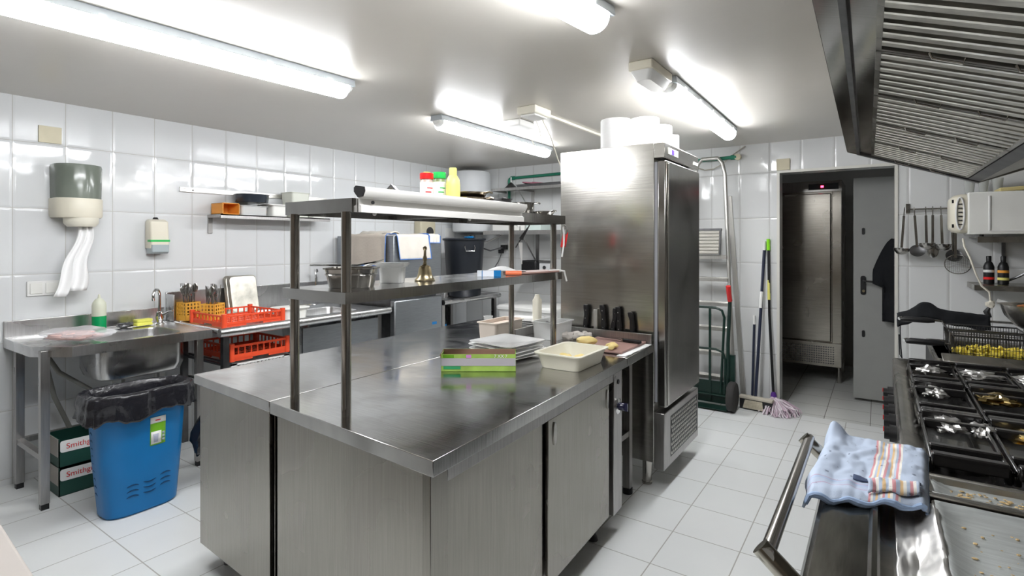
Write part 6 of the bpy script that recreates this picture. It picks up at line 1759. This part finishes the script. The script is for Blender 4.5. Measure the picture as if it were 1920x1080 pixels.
def fry_basket(label, y0, y1, zb, hx0, hz_, hy, fries):
    t = thing('fry_basket', label, 'fry basket', (0.42, (y0 + y1) / 2, zb))
    x0, x1, h = 0.29, 0.59, 0.11
    b = B()
    b.tube([(x0, y0, zb + h), (x1, y0, zb + h), (x1, y1, zb + h), (x0, y1, zb + h), (x0, y0, zb + h)], 0.004, 6)
    n = 28
    for k in range(n + 1):
        x = x0 + (x1 - x0) * k / n
        b.tube([(x, y0, zb + h), (x, y0 + 0.012, zb), (x, y1 - 0.012, zb), (x, y1, zb + h)], 0.0014, 4)
    for k in range(9):
        y = y0 + (y1 - y0) * k / 8
        b.tube([(x0, y, zb + h), (x0 + 0.01, y, zb), (x1 - 0.01, y, zb), (x1, y, zb + h)], 0.0014, 4)
    for z in (0.03, 0.06, 0.09):
        b.tube([(x0, y0 + 0.005, zb + z), (x1, y0 + 0.005, zb + z)], 0.0014, 4); b.tube([(x0, y1 - 0.005, zb + z), (x1, y1 - 0.005, zb + z)], 0.0014, 4)
    mk('wire_basket', b, S_DARK, t)
    b = B(); b.tube([(x0, hy, zb + h - 0.005), (x0 - 0.012, hy, zb + h + 0.02), (x0 - 0.015, hy, hz_), (x0 - 0.05, hy, hz_ + 0.003), (hx0 + 0.10, hy, hz_)], 0.005, 8); mk('wire_arm', b, UTENSIL, t)
    b = B(); b.tube([(hx0, hy, hz_ - 0.004), (hx0 + 0.02, hy, hz_), (hx0 + 0.12, hy, hz_), (hx0 + 0.15, hy, hz_)], [0.010, 0.015, 0.015, 0.010], 12); mk('grip', b, BLACK, t)
    b = B(); b.tube([(hx0 + 0.006, hy + 0.01, hz_ + 0.004), (hx0 - 0.008, hy, hz_)], 0.009, 8); mk('hook_end', b, CHROME, t)
    if fries:
        random.seed(21)
        b = B()
        for k in range(150):
            cx, cy, cz = random.uniform(x0 + 0.03, x1 - 0.03), random.uniform(y0 + 0.03, y1 - 0.03), zb + 0.01 + random.uniform(0, 0.035)
            b.M = rot(cx, cy, cz, random.uniform(0, PI), ry=random.uniform(-.5, .5)); b.box(-0.03, 0.03, -0.005, 0.005, -0.005, 0.005)
        tag(mk('raw_fries', b, FRIES), 'yellow potato fries inside the wire fry basket', 'fries', kind='stuff')
        random.seed(7)


fry_basket('wire fry basket full of yellow fries, near one on the fryer', 3.33, 3.52, 0.872, 0.105, 0.945, 3.30, True)
fry_basket('empty wire fry basket behind the full one with its handle raised', 3.58, 3.80, 0.872, 0.095, 1.005, 3.70, False)
t = thing('black_apron', 'black cloth apron folded over a bar behind the fryer', 'apron', (0.3, 3.97, 0.95))


def ap(u, v):
    x = 0.085 + 0.42 * u; a = (v - 0.5) * 2
    top = 1.05 + 0.035 * math.exp(-((u - 0.33) / 0.12) ** 2) - 0.05 * max(0, 0.25 - u) / 0.25 - 0.03 * u
    dr_ = 0.075 + 0.02 * nz(u * 5, 2)
    return (x, 3.97 + 0.03 * a + 0.008 * nz(u * 7, v * 3), top - dr_ * abs(a) ** 1.5 + 0.006 * nz(u * 12, v * 6))


b = B(); b.grid(ap, 40, 16); mk('cloth', b, BLACKCL, t, solid=0.012, smooth=80)
b = B(); b.tube([(0.10, 3.97, 0.995), (0.099, 3.955, 0.9), (0.103, 3.95, 0.80), (0.108, 3.955, 0.74), (0.098, 3.955, 0.76), (0.094, 3.96, 0.88)], 0.003, 6); mk('strap', b, BLACKCL, t)
t = thing('towel_bar_stand', 'steel bar stand carrying the black apron behind the fryer', 'stand', (0.6, 3.97, 0))
b = B(); b.cyl((0.11, 3.97, 0.995), (1.0, 3.97, 0.985), 0.006); mk('bar', b, S_LEG, t)
b = B(); b.cyl((1.0, 3.97, 0.0), (1.0, 3.97, 1.0), 0.015); mk('post', b, S_LEG, t)
mk('foot_plate', box_(0.92, 1.08, 3.89, 4.05, 0, 0.008), S_LEG, t)
# bowl and gadget
t = thing('mixing_bowl', 'steel mixing bowl beside the fries at the right edge', 'bowl', (0.62, 3.62, 0.90))
b = B(); b.lathe([(0.05, 0), (0.085, 0.02), (0.125, 0.07), (0.145, 0.125), (0.150, 0.126), (0.142, 0.123), (0.12, 0.065), (0.08, 0.022), (0.05, 0.004)], 0.65, 3.70, 0.99, 36)
mk('bowl', b, steel('bowl_steel', (0.75, 0.73, 0.69), 0.3, (3, 3, 3), 0.1, 0.1, 0.1), t)
b = B(); b.ell((0.60, 3.66, 1.11), (0.03, 0.03, 0.012), wob=0.4)
tag(mk('onion_skin', b, plain('brown_skin', (0.35, 0.13, 0.04), 0.5)), 'brown scrap lying in the steel mixing bowl', 'scrap')
b = B(); b.box(0.61, 0.74, 3.64, 3.80, 0.905, 0.985); tag(mk('bowl_base', b, S_DARK, bevel=0.01), 'dark box under the steel mixing bowl on the fryer', 'box')
t = thing('probe_gadget', 'grey device with a red button beside the steel bowl', 'device', (0.66, 3.45, 0.90))
b = B(); b.M = rot(0.63, 3.42, 0.985, 0.5, rx=0.7); b.box(-0.05, 0.06, -0.04, 0.04, -0.012, 0.012); mk('case', b, plain('device_grey', (0.30, 0.32, 0.33), 0.4), t, bevel=0.006)
b = B(); b.M = rot(0.63, 3.42, 0.985, 0.5, rx=0.7); b.cyl((-0.01, 0, 0.012), (-0.01, 0, 0.018), 0.012); mk('red_button', b, RED, t)

# ------------------------------------------------------------------ extraction hood
t = thing('extraction_hood', 'large stainless extraction hood with grease filters over the cooking line', 'hood', (0.45, 1.8, 1.7))
th = math.radians(0.9)
HM = Matrix.Rotation(th, 4, 'Z')
HY0, HY1 = -0.6, 3.62
TS = 0.37


def hz0(x): return 1.933 - TS * (x + 0.045)


def hp_(b, xs_z, y0, y1):
    b.M = HM
    b.loft([[(x, y, z) for x, z in xs_z] for y in (y0, y1)])
    return b


# front lip (tilted flange) and rim
b = hp_(B(), [(-0.098, hz0(-0.098) - 0.004), (-0.052, hz0(-0.052)), (-0.052, hz0(-0.052) + 0.006), (-0.098, hz0(-0.098) + 0.004)], HY0, HY1); mk('front_flange', b, S_HOOD, t)
b = hp_(B(), [(-0.052, hz0(-0.052) - 0.006), (-0.038, hz0(-0.038) - 0.006), (-0.038, hz0(-0.038) + 0.01), (-0.052, hz0(-0.052) + 0.01)], HY0, HY1); mk('rim', b, S_DARK, t)
b = hp_(B(), [(-0.100, hz0(-0.098)), (-0.094, hz0(-0.098)), (-0.094, ZC - 0.005), (-0.100, ZC - 0.005)], HY0, HY1); mk('front_face', b, S_HOOD, t)
b = hp_(B(), [(-0.04, hz0(-0.04) + 0.004), (0.016, hz0(0.016) + 0.004), (0.016, hz0(0.016) + 0.010), (-0.04, hz0(-0.04) + 0.010)], HY0, HY1 - 0.02); mk('inner_panel', b, S_HOOD, t)
b = hp_(B(), [(0.43, hz0(0.43) - 0.0), (0.475, hz0(0.475)), (0.475, hz0(0.475) + 0.02), (0.43, hz0(0.43) + 0.02)], HY0, HY1); mk('gutter', b, S_DARK, t)
b = hp_(B(), [(0.475, hz0(0.475)), (1.05, hz0(0.475) + 0.21), (1.05, hz0(0.475) + 0.23), (0.475, hz0(0.475) + 0.02)], HY0, HY1); mk('rear_panel', b, ALU, t)
b = hp_(B(), [(-0.098, hz0(-0.098) - 0.004), (0.475, hz0(0.475) - 0.004), (1.05, hz0(0.475) + 0.18), (1.05, ZC - 0.005), (-0.098, ZC - 0.005)], HY1, HY1 + 0.012); mk('end_face', b, S_HOOD, t)
b = hp_(B(), [(-0.052, hz0(-0.052) - 0.006), (0.475, hz0(0.475) - 0.006), (0.475, hz0(0.475) + 0.02), (-0.052, hz0(-0.052) + 0.016)], HY1 - 0.03, HY1 + 0.014); mk('end_rim', b, S_DARK, t)
b = hp_(B(), [(1.04, hz0(0.475) + 0.2), (1.05, hz0(0.475) + 0.2), (1.05, ZC - 0.005), (1.04, ZC - 0.005)], HY0, HY1); mk('rear_face', b, S_HOOD, t)
f0 = 3.565
k = 0
while f0 > 0.2:
    f1 = f0 - 0.485
    b = B(); b.M = HM
    fx0, fx1 = 0.016, 0.425

    def fl(x, dz): return hz0(x) + dz
    # frame
    for (xa, xb, ya, yb_) in ((fx0, fx0 + 0.012, f1, f0), (fx1 - 0.012, fx1, f1, f0), (fx0, fx1, f1, f1 + 0.012), (fx0, fx1, f0 - 0.012, f0)):
        b.loft([[(xa, y, fl(xa, 0)), (xb, y, fl(xb, 0)), (xb, y, fl(xb, 0.03)), (xa, y, fl(xa, 0.03))] for y in (ya, yb_)])
    fm = mk('grease_filter', b, S_RANGE, t)
    b = B(); b.M = HM
    n = 7
    for q in range(n):
        yc_ = f1 + 0.02 + (f0 - f1 - 0.04) * (q + 0.5) / n; wd = 0.0165
        b.loft([[(x, yc_ + dy, fl(x, dz)) for dy, dz in ((-wd, 0.028), (-wd, 0.004), (-wd * 0.8, 0.001), (wd * 0.8, 0.001), (wd, 0.004), (wd, 0.028))] for x in (fx0 + 0.01, fx1 - 0.01)])
    mk('baffles', b, S_FILT, fm)
    b = B(); b.M = HM
    b.loft([[(x, y, fl(x, 0.03)) for x, y in ((fx0, f1), (fx1, f1), (fx1, f0), (fx0, f0))], [(x, y, fl(x, 0.034)) for x, y in ((fx0, f1), (fx1, f1), (fx1, f0), (fx0, f0))]])
    mk('backing', b, BLACK, fm)
    for xx in (0.12, 0.27):
        b = B(); b.M = HM
        b.tube([(xx, f0 - 0.03, fl(xx, 0.002)), (xx + 0.005, f0 - 0.03, fl(xx, -0.012)), (xx + 0.06, f0 - 0.03, fl(xx + 0.06, -0.012)), (xx + 0.065, f0 - 0.03, fl(xx + 0.065, 0.002))], 0.003, 6)
        mk('pull_ring', b, S_POLE, fm)
    f0 = f1 - 0.004
    k += 1

# ------------------------------------------------------------------ pale worktop at the lower left corner
t = thing('pale_worktop', 'pale worktop corner cut by the lower left edge of the picture', 'worktop', (-1.9, -0.2, 0))
d_ = (0.99823, -0.0584)
b = B(); b.prism([(-2.6, 0.38), (-1.14, 0.296), (-1.14, -0.5), (-2.6, -0.5)], 0.81, 0.85); mk('top', b, PALEW, t, bevel=0.006)
for x, y in ((-2.5, 0.3), (-1.2, 0.2), (-2.5, -0.42), (-1.2, -0.42)): mk('leg', box_(x - 0.025, x + 0.025, y - 0.025, y + 0.025, 0, 0.81), S_LEG, t)
